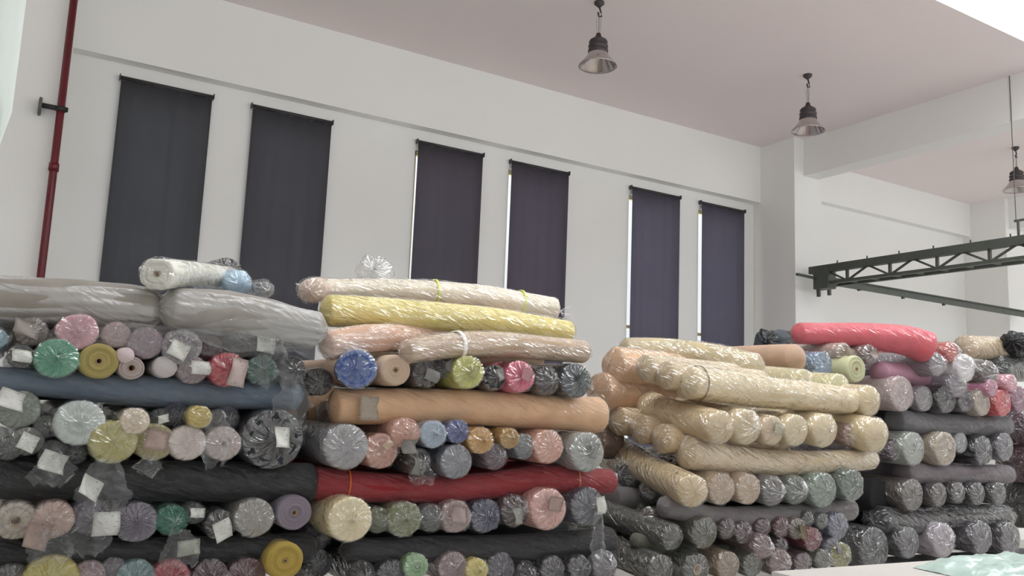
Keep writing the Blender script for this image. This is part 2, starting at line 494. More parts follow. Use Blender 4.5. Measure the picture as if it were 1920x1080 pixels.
def roll_shell(path, radii, nseg, off, amp, rim, start, end, seed, lump=.035, squash=.95):
    """swept skin with shaped ends. start/end: dict(kind, hole, ...). Returns mesh with the 'wind' attribute."""
    n = len(path)
    rings = []; winds = []; flat = []          # flat marks rings on the end faces
    ln = [0]
    for i in range(1, n): ln.append(ln[-1]+(path[i]-path[i-1]).length)
    T0 = []
    for i in range(n):
        T0.append((path[min(i+1, n-1)]-path[max(i-1, 0)]).normalized())
    def frame(t):
        s = t.cross(Vector((0, 0, 1)))
        if s.length < .05: s = Vector((1, 0, 0))
        s.normalize(); return s, s.cross(t)
    def ring(c, t, r, w, isflat, push=None, a_=1):
        s, u = frame(t); vs = []; ws = []
        for k in range(nseg):
            th = 2*math.pi*k/nseg
            d = Vector((math.cos(th), math.sin(th), 0))
            lo = noise.noise(Vector((d.x*1.1+seed, d.y*1.1, w*2.2)))*lump*r
            hi = noise.noise(Vector((d.x*3.4+seed*2, d.y*3.4, w*5+seed)))*amp*a_
            rr = r+lo*min(1, r/.03)+hi
            p = c + s*d.x*rr*1.02 + u*d.y*rr*squash
            if off: d = Vector((math.cos(th+5*w), math.sin(th+5*w), 0))     # film wrinkles wind diagonally round the roll
            if push: p += t*push(th, r)
            vs.append(p); ws.append((d.x, d.y, w))
        rings.append(vs); winds.append(ws); flat.append(isflat)
    def cap(side):
        e = start if side < 0 else end
        i = 0 if side < 0 else n-1
        c0, t = path[i], T0[i]*side
        R = radii[i]+off
        m = e.get('rings', 8); hole = e.get('hole', 0)
        kind = e['kind']; lst = []
        rmin = hole if hole else .003
        for j in range(1, m+1):
            q = j/m
            r = R*(1-rim) + (rmin-R*(1-rim))*q
            if kind == 'flat':
                push = .004*math.sin(seed+j*2.1)+.003*math.sin(j*5+seed)
                pf = None; z = push
            elif kind == 'cone':
                z = e.get('out', .02)*q**1.5
                pf = None
            elif kind == 'dome':
                z = e.get('out', .03)*math.sin(q*math.pi/2)
                pf = None
            lst.append((c0+t*z, r, q, kind))
        if kind in ('cone', 'dome') and e.get('tuft', 0):
            tl = e['tuft']; z0 = e.get('out', .02)
            lst.append((c0+t*(z0+tl*.25), .010, 1, 'n'))
            lst.append((c0+t*(z0+tl*.6), .016+tl*.15, 1, 'n'))
            lst.append((c0+t*(z0+tl), .022+tl*.32, 1, 'tip'))
        return lst, R
    # start cap, from centre outward
    lst, R = cap(-1)
    Ls = []
    for (c, r, q, k) in lst[::-1]:
        Ls.append((c, r, q, k))
    pleat = lambda a0: (lambda th, r: a0*math.sin(th*9+seed)+a0*.7*math.sin(th*14+seed*3))
    for (c, r, q, k) in Ls:
        ring(c, T0[0], r, -(R-r), True, pleat(e_amp(k, q, start)*-1), e_rad(k))
    for i in range(n):
        rr = radii[i]+off
        edge = 1.0
        if i == 0 or i == n-1: edge = 1-rim
        ring(path[i], T0[i], rr*edge, ln[i], False)
    lst, R = cap(1)
    for (c, r, q, k) in lst:
        ring(c, T0[-1], r, ln[-1]+(R-r), True, pleat(e_amp(k, q, end)), e_rad(k))
    me = bpy.data.meshes.new('roll')
    V = [v for r_ in rings for v in r_]; W = [w for r_ in winds for w in r_]
    Fc = []; mi = []
    for i in range(len(rings)-1):
        for k in range(nseg):
            a, b = i*nseg+k, i*nseg+(k+1) % nseg
            Fc.append((a, a+nseg, b+nseg, b)); mi.append(1 if (flat[i] or flat[i+1]) else 0)
    if not start.get('hole') and not start.get('tuft'):
        Fc.append(tuple(range(nseg))); mi.append(1)
    if not end.get('hole') and not end.get('tuft'):
        b0 = (len(rings)-1)*nseg; Fc.append(tuple(range(b0+nseg-1, b0-1, -1))); mi.append(1)
    me.from_pydata([tuple(v) for v in V], [], Fc)
    me.polygons.foreach_set('material_index', mi)
    at = me.attributes.new('wind', 'FLOAT_VECTOR', 'POINT')
    at.data.foreach_set('vector', [x for w in W for x in w])
    return me


def e_amp(k, q, e):
    if k == 'tip': return .012
    if k == 'n': return .004
    if e['kind'] == 'flat': return 0
    return e.get('pleat', .004)*min(1, q*1.5)


def e_rad(k):
    return 2.2 if k == 'tip' else (.5 if k == 'n' else 1)


def resample(path_pts, radii, n, rim_len):
    P = catmull([Vector(p) for p in path_pts], n)
    R = [lerp_list(radii, i/(n-1)) for i in range(n)]
    # an extra ring near each end gives the rounded edge
    t0 = (P[1]-P[0]).normalized(); t1 = (P[-1]-P[-2]).normalized()
    P = [P[0], P[0]+t0*rim_len] + P[1:-1] + [P[-1]-t1*rim_len, P[-1]]
    R = [R[0]]*2 + R[1:-1] + [R[-1]]*2
    return P, R


def crumple_sheet(w, h, seed, nx=16, nz=18, amp=.02, flare=.6):
    """loose film hanging down, gathered at its top, crumpled into facets"""
    bm = bmesh.new(); g = []; rnd = random.Random(seed)
    for j in range(nz+1):
        v = j/nz; row = []
        ww = w*(1-flare+flare*min(1, v*1.6))*(1-.3*max(0, v-.75)/.25)
        for i in range(nx+1):
            u = i/nx-.5
            x = ww*u+.02*noise.noise(Vector((u*4+seed, v*5, 1)))+rnd.uniform(-.004, .004)
            y = -amp*(.5+v)*(math.sin(u*11+seed)+.8*noise.noise(Vector((u*6, v*7, seed))))-.02*math.cos(u*3)+rnd.uniform(-.007, .007)
            z = -h*v*(1-.25*abs(u)*math.sin(seed)+.22*noise.noise(Vector((u*5, seed, 2))))+rnd.uniform(-.005, .005)
            row.append(bm.verts.new((x, y, z)))
        g.append(row)
    for j in range(nz):
        for i in range(nx):
            a, b, c, d = g[j][i], g[j][i+1], g[j+1][i+1], g[j+1][i]
            if (i+j) % 2: bm.faces.new((a, b, c)); bm.faces.new((a, c, d))
            else: bm.faces.new((a, b, d)); bm.faces.new((b, c, d))
    return bm


def paper_bm(w, h, seed, bend=.012):
    bm = bmesh.new(); n = 6; g = []
    for j in range(n+1):
        row = []
        for i in range(n+1):
            u, v = i/n-.5, j/n-.5
            y = -bend*(math.sin(u*3+seed)*.6+math.cos(v*4+seed*2)*.5+.4*math.sin((u+v)*5+seed))
            row.append(bm.verts.new((u*w, y, v*h)))
        g.append(row)
    for j in range(n):
        for i in range(n):
            bm.faces.new((g[j][i], g[j][i+1], g[j+1][i+1], g[j+1][i]))
    bmesh.ops.solidify(bm, geom=bm.faces[:], thickness=.0008)
    return bm


def paper_mat(tone):
    key = ('paper', tone)
    if key in MATS: return MATS[key]
    m, N, L, p = new_mat('printed_paper')
    tc = N.new('ShaderNodeTexCoord')
    sc = N.new('ShaderNodeVectorMath'); sc.operation = 'MULTIPLY'; sc.inputs[1].default_value = (45, 1, 150)
    L.new(tc.outputs['Object'], sc.inputs[0])
    n = N.new('ShaderNodeTexNoise'); n.inputs['Scale'].default_value = 1; n.inputs['Detail'].default_value = 1
    L.new(sc.outputs[0], n.inputs['Vector'])
    r = N.new('ShaderNodeValToRGB')
    c = lin(tone)
    r.color_ramp.elements[0].position = .30; r.color_ramp.elements[1].position = .38
    r.color_ramp.elements[0].color = tuple(v*.45 for v in c[:3])+(1,); r.color_ramp.elements[1].color = c
    L.new(n.outputs['Fac'], r.inputs['Fac']); L.new(r.outputs['Color'], p.inputs['Base Color'])
    p.inputs['Roughness'].default_value = .6
    MATS[key] = m
    return m


CNT = [0]


def make_roll(pts, radii, rgb, label, group, wrap='clear', s_end='flat', e_end='flat', hole_end=None, tags=(), bands=(),
              out=.015, tuft=.0, seed=None, nlen=None, end_rgb=None, name='fabric_roll', amp=.002, lump=.04, flap=None, cat='fabric roll', wrapamp=.005, core=.0):
    """pts: world points along the axis; the end shown to the camera is pts[0] for end-on rolls"""
    CNT[0] += 1
    seed = seed if seed is not None else CNT[0]*1.37
    P0 = Vector(pts[0])
    base = Vector((P0.x, P0.y, P0.z-radii[0]))
    r = thing(name, label, cat, base, group)
    loc = [Vector(p)-base for p in pts]
    L_ = sum((loc[i+1]-loc[i]).length for i in range(len(loc)-1))
    nl = nlen or max(8, int(L_/.07))
    P, R = resample(loc, radii, nl, .014)
    hs = core if s_end == 'flat' else 0
    sd = dict(kind='flat' if s_end in ('flat', 'plain') else 'dome', hole=hs, rings=9, out=out if s_end == 'dome' else 0.0, pleat=0)
    ed = dict(kind='flat' if e_end in ('flat', 'plain') else 'dome', hole=core if e_end == 'core' else 0, rings=6, out=out, pleat=0)
    me = roll_shell(P, R, 36, 0, amp, .07, sd, ed, seed, lump)
    if cat == 'film bundle': obj('crumpled_film', me, [mat_film('loose')]*2, r)
    else: obj('cloth', me, [mat_cloth(rgb), mat_cloth(end_rgb or rgb, True)], r)
    if hs:
        t = (loc[0]-loc[1]).normalized()
        bm = bmesh.new()
        q = t.to_track_quat('Z', 'Y').to_matrix()
        lathe(bm, [(core*1.02, -.12), (core*1.02, .004), (core*.80, .004), (core*.78, -.12), (.0005, -.12)], 20)
        for v in bm.verts: v.co = q @ v.co
        obj('cardboard_tube', bm, CARD, r, loc=loc[0])
    if wrap:
        def wend(k, is_s):
            d = dict(rings=10, kind='dome' if k != 'plain' else 'flat', out=out+.006, pleat=.004)
            if k == 'star': d.update(kind='cone', out=out+.012, pleat=.006, tuft=tuft)
            if k == 'bag': d.update(kind='dome', out=out+.04, pleat=.014, tuft=tuft)
            return d
        kk = 'star' if tuft else 'smooth'
        if wrap == 'bag': kk = 'bag'; wm = 'clear'
        else: wm = wrap
        me = roll_shell(P, R, 72, .005, wrapamp, .06, wend(kk, True), wend(kk if tuft else 'smooth', False), seed+5, lump)
        obj('plastic_wrap', me, mat_film(wm), r)
    for (dx, dz, w, h, rot, tone) in tags:
        bm = paper_bm(w*.9, h*.9, seed)
        t = obj('paper_tag', bm, paper_mat(tone), r, smooth=True)
        ax = (loc[0]-loc[1]).normalized() if s_end != 'side' else Vector((0, -1, 0))
        sgn = -1
        face = ax if abs(ax.y) > .5 else Vector((0, -1, 0))
        pos = loc[0]+Vector((dx, 0, dz))
        if abs(ax.y) > .5:
            pos += ax*(out+.028 + (tuft*.8 if (abs(dx)+abs(dz) < .03) else 0))
        else:
            pos += Vector((0, -radii[0]-.02, 0))
        t.location = pos; t.rotation_euler = (random.Random(seed).uniform(-.25, .15), rot, random.Random(seed+1).uniform(-.1, .5))
    for (u, brgb, bw) in bands:
        i = max(1, min(len(P)-2, int(u*(len(P)-1))))
        c = P[i]; t = (P[i+1]-P[i-1]).normalized()
        q = t.to_track_quat('Z', 'Y').to_matrix(); bm = bmesh.new()
        rr = R[i]+.0065
        lathe(bm, [(rr-.006, -bw/2), (rr, -bw/2), (rr, bw/2), (rr-.006, bw/2)], 36)
        for v in bm.verts:
            v.co = q @ v.co; v.co.x *= 1.0
        obj('tie_band', bm, mat_plain('band_%d_%d_%d' % brgb, brgb, .5), r, loc=c)
    if flap:
        fx, fz, fw, fh = flap[:4]
        bm = crumple_sheet(fw, fh, seed)
        o = obj('loose_plastic', bm, mat_film('loose'), r, loc=loc[0]+Vector((fx, -.03 if len(flap) < 5 else flap[4], fz)), smooth=False)
    return r


T_ = (244, 244, 238)     # tag paper tone


def end_on(x, y, rp, rgb, label, group, Ds, dy=0, length=1.35, back=None, **k):
    p = px(x, y, 1, Ds-dy)
    R = rp*scale_at(p)
    rnd = random.Random(int(x*7+y))
    q = p+Vector((rnd.uniform(-.02, .02), length, rnd.uniform(-.005, .015)))
    if back: q = px(back[0], back[1], 1, back[2])
    return make_roll([p, q], [R, R*rnd.uniform(.96, 1.0)], rgb, label, group, e_end='dome', **k)


def side_on(pts, rps, rgb, label, group, Ds, rear=(), **k):
    P = []; R = []
    for i, a in enumerate(pts):
        rr = rps[i] if isinstance(rps, (list, tuple)) else rps
        dd = a[2] if len(a) > 2 else 0
        p = px(a[0], a[1], 1, Ds+dd); R0 = rr*scale_at(p)
        p = px(a[0], a[1], 1, Ds+dd+R0); P.append(p); R.append(rr*scale_at(p))
    k.setdefault('s_end', 'dome')
    for i, (dy, txt) in enumerate(rear):
        rr = sum(R)/len(R)*(1.35 if Ds > 4 else 1.1)  # unseen rolls added behind each sideways layer so the gaps stay dark
        make_roll([q+Vector((.03*i, dy, 0)) for q in (P[0], P[-1])], [rr, rr], rgb, txt, 'unseen rear rolls added to darken the pile gaps', e_end='dome', s_end='dome', wrap=None)
    return make_roll(P, R, rgb, label, group, e_end=k.pop('e_end', 'dome'), **k)

# ---- stack 1 (left) --------------------------------------------------------
D1 = 3.7
G = 'rolls stacked in the left pile'
side_on([(-210, 548, .02), (-60, 562, .02), (120, 566, .0), (285, 580, .0)], [46, 46, 45, 37], (150, 143, 134),
        'pale grey roll in cloudy film lying along the top of the left pile', 'long rolls lying sideways', D1, rear=((.35, 'added second pale grey roll, left pile top, inward from the front'), (.75, 'added third pale grey roll, left pile top, inward from the front')), wrap='cloudy', lump=.16, wrapamp=.016, out=.05, flap=(.95, -.05, 1.0, .10, -.10),
        tags=(), amp=.006)
side_on([(318, 578, -.05), (440, 590, -.05), (592, 620, -.05)], [40, 44, 34], (158, 152, 144),
        'grey roll in cloudy film at the right end of the left pile top', 'long rolls lying sideways', D1, rear=((.35, 'added second grey cloudy roll, left pile top right, inward from front'), (.75, 'added third grey cloudy roll, left pile top right, inward from front')), wrap='cloudy', lump=.16, wrapamp=.016, out=.04, amp=.006, flap=(.42, -.02, .8, .15, -.11))
p0, p1 = px(294, 514, 1, 3.62), px(432, 520, 1, 4.3)
make_roll([p0, p0.lerp(p1, .5)+Vector((0, 0, .01)), p1], [33*scale_at(p0), 26*scale_at(p0), 20*scale_at(p1)], (238, 236, 224),
          'short white roll lying across the very top of the left pile', 'bundles on top of the left pile', wrap='clear', core=.013, tuft=0, lump=.15, out=.02, amp=.006)
p0, p1 = px(449, 531, 1, 4.05), px(375, 522, 1, 4.5)
make_roll([p0, p1], [26*scale_at(p0), 24*scale_at(p0)], (176, 206, 228), 'pale blue roll end beside the white roll on top of left pile',
          'bundles on top of the left pile', lump=.15, tuft=.0, out=.03, s_end='dome')
p0, p1 = px(424, 509, 1, 4.45), px(390, 512, 1, 4.8)
make_roll([p0, p1], [27*scale_at(p0), 22*scale_at(p0)], (52, 52, 52), 'black roll in white streaked film peeking behind the white roll',
          'bundles on top of the left pile', lump=.15, wrap='clear', wrapamp=.012, out=.03, s_end='dome')
p0, p1 = px(497, 543, 1, 4.0), px(470, 540, 1, 4.3)
make_roll([p0, p1], [17*scale_at(p0), 14*scale_at(p0)], (226, 226, 224), 'small crumpled white film bundle right of the pale blue roll',
          'bundles on top of the left pile', lump=.3, wrap='bag', tuft=.06, out=.03, s_end='dome', cat='film bundle', name='film_bundle')

R1 = 'above the slate blue roll'
g1 = 'roll ends above the slate blue roll'
def S(x, y, r, rgb, label, dy=0, g=None, **k): return end_on(x, y, r, rgb, label, g, D1, dy, **k)
S(-8, 634, 20, (150, 176, 190), 'pale blue roll end cut by the left edge of the photo', .02, g1)
S(60, 622, 28, (126, 112, 104), 'brown grey roll end with a folded paper tag, left pile top row', 0, g1, tags=((-.02, .01, .11, .07, .25, (176, 168, 160)),))
S(146, 622, 36, (205, 158, 166), 'large rose pink roll end above the green one', .03, g1, tuft=.03, lump=.1)
S(40, 668, 22, (96, 92, 94), 'small dark grey roll end left of the green one', .02, g1, tags=((0, 0, .07, .05, .1, T_),), tuft=.02)
S(106, 672, 38, (66, 142, 108), 'green roll end in shiny film above the slate blue roll', .06, g1, tuft=.03, wrapamp=.008)
S(186, 677, 35, (172, 156, 96), 'olive yellow roll end with an open tube hole', .05, g1, core=.012, wrap=None)
S(218, 628, 26, (190, 164, 164), 'dusty pink roll end above the olive yellow one', 0, g1)
S(236, 666, 16, (222, 202, 204), 'tiny pale pink roll end between olive yellow and mauve ones', .05, g1, wrap=None, s_end='dome')
S(247, 690, 23, (188, 172, 166), 'small beige roll end with dark hole beside the olive one', .04, g1, core=.014, wrap=None)
S(275, 642, 31, (150, 132, 140), 'mauve grey roll end under the cloudy grey roll', .02, g1, lump=.08)
S(342, 650, 35, (138, 130, 134), 'grey roll end with square tag under the cloudy grey roll', .04, g1, tuft=.02, tags=((-.02, -.015, .085, .075, .4, T_),))
S(310, 688, 22, (206, 198, 198), 'small whitish roll end left of the tagged mauve one', .03, g1, wrap=None, s_end='dome')
S(362, 694, 27, (150, 134, 138), 'mauve roll end with tag left of the bright red one', .03, g1, tags=((.02, .01, .09, .06, 0, T_),))
S(392, 650, 25, (84, 30, 38), 'dark maroon roll end above the bright red one', -.03, g1)
S(428, 693, 34, (176, 34, 54), 'bright red roll end with large white tag, left pile', .05, g1, tags=((.03, -.01, .11, .13, .1, (220, 205, 200)),), tuft=.0)
S(455, 640, 30, (38, 34, 36), 'black roll end in crumpled film above the teal one', -.02, g1, wrap='bag', tags=((.09, .0, .09, .10, .08, T_),))
S(506, 650, 30, (46, 44, 48), 'black bagged roll end at the corner under the cloudy roll', .0, g1, wrap='bag', flap=(.02, .03, .16, .2))
S(492, 694, 29, (38, 84, 74), 'teal roll end in streaky film right of the bright red one', .03, g1, tuft=.04, wrapamp=.01)
S(548, 695, 27, (60, 58, 60), 'charcoal bagged roll end at the right corner of left pile', .02, g1, wrap='bag', flap=(.0, -.02, .17, .24), tuft=.03)

side_on([(-200, 708, .0), (60, 716, .0), (300, 735, .0), (556, 742, .0)], [27, 27, 30, 28], (92, 104, 118),
        'long slate blue roll lying sideways in the left pile', 'long rolls lying sideways', D1, rear=((.45, 'added second slate blue roll, left pile, row inward from the pile front'), (.95, 'added third slate blue roll, left pile, row inward from the pile front')), lump=.06, out=.03, wrapamp=.006, wrap='thin')

g2 = 'roll ends between the slate blue and black rolls'
S(36, 768, 37, (122, 130, 118), 'grey green roll end with a white tag on its top, left edge', .02, g2, tags=((-.03, .035, .10, .08, .3, T_),), tuft=.0, core=.0, lump=.08)
S(150, 793, 44, (176, 184, 178), 'big pale sage roll end beneath the slate blue roll', .07, g2, tuft=.012, end_rgb=(186, 194, 188))
S(52, 828, 27, (118, 118, 114), 'small grey roll end with round tag at far left', .05, g2, wrap='bag', tags=((.0, .0, .07, .07, .4, T_),))
S(16, 842, 22, (104, 106, 104), 'small grey roll end cut by the left photo edge', .03, g2, wrap='bag')
S(88, 800, 22, (92, 92, 90), 'grey filmed roll end between the sage and tagged green ones', .02, g2, tuft=.05, wrap='bag')
S(100, 850, 25, (70, 70, 70), 'dark grey roll end with dangling tag under the sage one', .04, g2, wrap='bag', tags=((-.0, -.03, .11, .08, .3, T_),), flap=(0, 0, .16, .12))
S(140, 850, 22, (60, 62, 62), 'charcoal filmed roll end just below the big sage one', .02, g2, wrap='bag', tuft=.03)
S(213, 829, 42, (164, 156, 84), 'olive yellow roll end trailing a clear bag with tag', .08, g2, end_rgb=(168, 160, 96), tags=((-.065, -.165, .10, .085, .5, T_),), flap=(-.02, -.06, .19, .18))
S(254, 790, 26, (222, 206, 182), 'small cream roll end between two olive yellow ones', .09, g2, tuft=.0, core=.0)
S(290, 829, 36, (166, 152, 104), 'second olive yellow roll end, with pinkish tag, under the cream one', .05, g2, tags=((.0, .01, .09, .09, .2, (190, 170, 160)),), flap=(-.02, -.05, .11, .08))
S(303, 785, 19, (44, 58, 56), 'dark green roll end with small tag right of the cream one', .0, g2, tags=((.0, .0, .05, .035, -.3, T_),))
S(332, 778, 24, (36, 38, 56), 'navy roll end left of the small yellow one', .0, g2, wrap='bag')
S(352, 831, 34, (206, 190, 184), 'pinkish white roll end beneath the small yellow one', .06, g2, end_rgb=(212, 198, 192))
S(376, 782, 22, (204, 184, 104), 'small yellow roll end inside a cloudy bag', .1, g2, wrap='clear', flap=(.06, .03, .13, .22))
S(420, 832, 33, (180, 164, 158), 'dusty beige roll end with hole left of the big black one', .06, g2, core=.012, wrap='clear')
S(425, 785, 24, (54, 54, 60), 'charcoal roll end above the dusty beige one', .0, g2, wrap='bag')
S(513, 823, 57, (33, 34, 39), 'biggest black roll end with star folded film and tag', .05, g2, tuft=.025, tags=((.015, .012, .095, .095, .05, T_),), wrapamp=.006, out=.03)

side_on([(-200, 893, .0), (100, 898, .0), (350, 902, .0), (583, 905, .0)], [42, 41, 39, 37], (20, 19, 22),
        'long thick black roll lying sideways in the left pile', 'long rolls lying sideways', D1, rear=((.45, 'added second thick black roll, left pile, row inward from the pile front'), (.95, 'added third thick black roll, left pile, row inward from the pile front')), lump=.05, out=.03, wrap='thin')

g3 = 'roll ends under the thick black roll'
S(30, 977, 36, (168, 158, 146), 'beige roll end with pale inner rings at the left edge', .05, g3, end_rgb=(176, 166, 152), core=.02)
S(101, 975, 36, (180, 154, 142), 'pinkish beige roll end with a bag corner below', .06, g3, tags=((-.05, -.05, .10, .10, .3, (190, 170, 160)),), flap=(0, -.03, .16, .11))
S(170, 970, 33, (92, 84, 98), 'dark violet grey roll end with square white tag', .05, g3, wrap='bag', tags=((.05, -.02, .105, .10, .0, T_),), flap=(.0, .03, .17, .17))
S(256, 980, 38, (92, 84, 100), 'violet grey roll end with star folded film', .04, g3, tuft=.03)
S(324, 976, 29, (46, 110, 90), 'deep green roll end with bag corners below it', .05, g3, wrap='bag', flap=(.03, -.03, .15, .15), tags=((.06, -.1, .10, .065, -.1, (190, 192, 180)),))
S(366, 964, 20, (80, 84, 84), 'small grey tagged roll end right of the deep green one', .04, g3, wrap='bag', tags=((.0, .01, .08, .04, .1, T_),))
S(414, 984, 28, (58, 54, 54), 'near black roll end with tilted square tag', .03, g3, tags=((.0, -.015, .085, .09, -.35, T_),))
S(478, 972, 37, (140, 136, 130), 'warm grey roll end under creased film in third row', .06, g3, wrapamp=.008, tuft=.0)
S(552, 962, 34, (124, 114, 126), 'mauve grey wound roll end with clear dark hole', .05, g3, core=.012, wrap=None, end_rgb=(134, 124, 134))
side_on([(-200, 1035, .0), (180, 1036, .0), (580, 1026, .0)], [26, 26, 27], (20, 18, 22),
        'lower thin black roll lying sideways in the left pile', 'long rolls lying sideways', D1, rear=((.45, 'added second thin black roll, left pile, row inward from the pile front'), (.95, 'added third thin black roll, left pile, row inward from the pile front')), lump=.08, out=.03, wrap='thin')
S(598, 1005, 27, (52, 48, 54), 'dark filmed roll end wedged between the piles, low down', -.1, g3, wrap='bag')
S(596, 1058, 28, (40, 38, 42), 'black roll end added right of the mustard one between the piles', -.08, g3)  # added roll hides the bright floor between the piles
g4 = 'roll ends along the bottom edge of the left pile'
S(22, 1088, 30, (70, 70, 70), 'dark grey roll end in the bottom left corner', .03, g4)
S(96, 1090, 48, (172, 160, 76), 'large yellow green roll end at the bottom left', .06, g4)
S(168, 1080, 28, (160, 140, 142), 'dusty pink roll end right of the large yellow green one', .04, g4, wrap='bag')
S(213, 1070, 24, (92, 88, 92), 'grey roll end between dusty pink and teal at bottom', .03, g4)
S(256, 1084, 34, (88, 118, 120), 'grey teal roll end at the bottom left', .05, g4, tags=((.03, -.03, .07, .07, 0, (150, 170, 168)),))
S(321, 1084, 34, (158, 38, 54), 'crimson roll end at the bottom with pink tag', .05, g4, tags=((.0, -.02, .10, .08, .0, (180, 130, 130)),))
S(395, 1082, 33, (66, 42, 52), 'dark plum roll end with tall twisted film', .04, g4, tuft=.06, out=.03)
S(462, 1082, 36, (74, 34, 46), 'dark wine roll end with star folded film', .04, g4, tuft=.04, out=.03)
S(572, 1090, 24, (40, 38, 40), 'dark roll end added below the mustard one at the bottom', -.02, g4)  # added roll blocks a pale gap at the pile corner
S(535, 1052, 36, (176, 150, 70), 'mustard yellow wound roll end at the bottom', .08, g4, wrap=None, core=.008)

# ---- stack 2 ---------------------------------------------------------------
D2 = 3.7
def S(x, y, r, rgb, label, dy=0, g=None, **k): return end_on(x, y, r, rgb, label, g, D2, dy, **k)
LG = 'long rolls lying sideways'
YB2 = (150, 175, 60)
side_on([(592, 545, .55), (750, 546, .5), (900, 558, .45), (1038, 582, .4)], [22, 24, 25, 25], (232, 218, 196),
        'cream roll with green ties lying on the yellow roll', LG, D2, bands=((.5, (206, 214, 110), .012), (.82, (206, 214, 110), .012)), lump=.06, wrapamp=.01, out=.03, tuft=.05)
p0, p1 = px(583, 545, 1, 4.05), px(620, 540, 1, 4.9)
make_roll([p0, p1], [25*scale_at(p0), 25*scale_at(p0)], (226, 198, 178), 'peach white bundle with gathered film left of the cream roll', 'bundles on second pile',
          wrap='bag', tuft=.04, lump=.15, s_end='dome')
p0, p1 = px(702, 508, 1, 4.3), px(702, 522, 1, 4.5)
make_roll([p0, p1], [30*scale_at(p0), 26*scale_at(p0)], (205, 210, 208), 'crumpled clear film tuft standing above the cream roll', 'bundles on second pile',
          wrap='bag', tuft=.03, lump=.4, s_end='dome', cat='film bundle', name='film_bundle', amp=.02, wrapamp=.02)
side_on([(612, 582, .12), (760, 590, .12), (920, 604, .12), (1066, 622, .12)], [31, 30, 28, 22], (226, 206, 118),
        'bright pale yellow roll lying along the top of second pile', LG, D2, lump=.08, wrapamp=.008, out=.03)
side_on([(612, 648, -.02), (700, 636, .03), (830, 634, .2), (980, 636, .35)], [30, 28, 27, 27], (216, 176, 152),
        'rose peach roll with creased film under the yellow roll', LG, D2, lump=.1, wrapamp=.012, out=.03)
side_on([(762, 660, -.1), (830, 650, -.08), (940, 646, -.04), (1096, 660, -.04)], [24, 26, 25, 22], (190, 164, 138),
        'tan roll with white tie lying in front of the rose peach roll', LG, D2, rear=((.45, 'added second tan roll, second pile, row inward from the pile front'), (.95, 'added third tan roll, second pile, row inward from the pile front')), lump=.12, wrapamp=.008, out=.03, bands=((.48, (222, 216, 208), .02),))

g1 = 'roll ends between the tan and peach rolls'
S(668, 692, 38, (72, 98, 158), 'cornflower blue roll end with star folded film', .06, g1, back=(652, 693, 5.05), tuft=.015)
S(742, 694, 31, (206, 180, 156), 'beige wound roll end with hole right of the blue one', .04, g1, core=.011, wrap=None)
S(800, 700, 27, (34, 30, 34), 'black roll end with tag right of the beige wound one', .03, g1, tags=((.01, -.01, .08, .06, .3, (170, 168, 166)),), wrapamp=.01)
S(838, 686, 23, (36, 32, 38), 'black roll end with tag touching the lime yellow one', .0, g1, tags=((0, 0, .07, .06, -.4, (150, 146, 144)),), wrapamp=.01)
S(880, 698, 32, (190, 188, 96), 'lime yellow roll end in second pile', .08, g1, tuft=.012, tags=((0, 0, .06, .07, .2, (196, 196, 150)),))
S(928, 708, 25, (30, 26, 30), 'black roll end between the lime yellow and pink ones', .03, g1, tuft=.02, tags=((.0, .015, .07, .065, -.3, (176, 172, 168)),))
S(977, 706, 31, (206, 82, 112), 'hot pink roll end in second pile', .06, g1, tags=((.01, .01, .07, .065, .3, (210, 170, 176)),), wrapamp=.007)
S(1027, 714, 28, (52, 54, 58), 'charcoal roll end right of the hot pink one', .03, g1, wrap='bag')
S(1082, 714, 34, (46, 56, 62), 'dark slate roll end at the right corner below tan roll', .05, g1, tags=((.01, .01, .07, .07, .2, (120, 130, 128)),), wrapamp=.009)
S(600, 716, 27, (46, 38, 38), 'blackish brown roll end added in the dark gap between piles', -.06, g1)  # roll put in to keep the gap between the piles dark
side_on([(604, 775, .26), (640, 775, .26), (700, 775, .26)], [26, 26, 26], (150, 116, 94),
        'brown peach roll end behind the left end of the peach roll', 'rear rolls seen at the pile sides', D2)
side_on([(626, 763, 0), (790, 762, 0), (950, 768, 0), (1122, 778, 0)], [35, 35, 34, 35], (216, 174, 136),
        'long peach roll with grey sticker at its left end', LG, D2, tags=((.13, .0, .12, .12, .0, (196, 184, 168)),), rear=((.45, 'added second peach roll, second pile, row inward from the pile front'), (.95, 'added third peach roll, second pile, row inward from the pile front')), lump=.06, out=.02, wrapamp=.006, tuft=.05, wrap='thin')
side_on([(1112, 826, .62), (1150, 828, .62)], [34, 34], (120, 92, 76), 'dim brown roll end added right of second pile, beside the peach roll', 'rear rolls seen at the pile sides', D2)  # roll put in to cover the light wall seen between the piles
g2 = 'roll ends between the peach and red rolls'
S(650, 838, 44, (142, 140, 142), 'large grey roll end left of the salmon ones', .08, g2, wrapamp=.004)
S(716, 846, 34, (192, 144, 128), 'salmon roll end with small tag, left of the pair', .05, g2, tags=((.01, .03, .05, .04, -.6, (220, 200, 180)),), wrapamp=.009)
S(762, 812, 30, (206, 156, 138), 'salmon roll end with grey tag, right of the pair', .06, g2, wrap='bag', tags=((.0, -.06, .09, .07, .0, (160, 156, 150)),))
S(786, 866, 26, (44, 44, 42), 'black roll end with two tags under the salmon pair', .05, g2, wrap='bag', tags=((-.03, -.02, .08, .08, .15, (168, 166, 158)),), flap=(.0, .0, .12, .1))
S(814, 814, 27, (164, 178, 194), 'pale blue roll end under the peach roll', .06, g2, tuft=.015, wrapamp=.008)
S(860, 809, 23, (88, 96, 146), 'violet blue roll end beside the pale blue one', .05, g2, tuft=.02)
S(857, 866, 33, (118, 120, 128), 'blue grey roll end below the violet blue one', .06, g2, tuft=.0, wrapamp=.007)
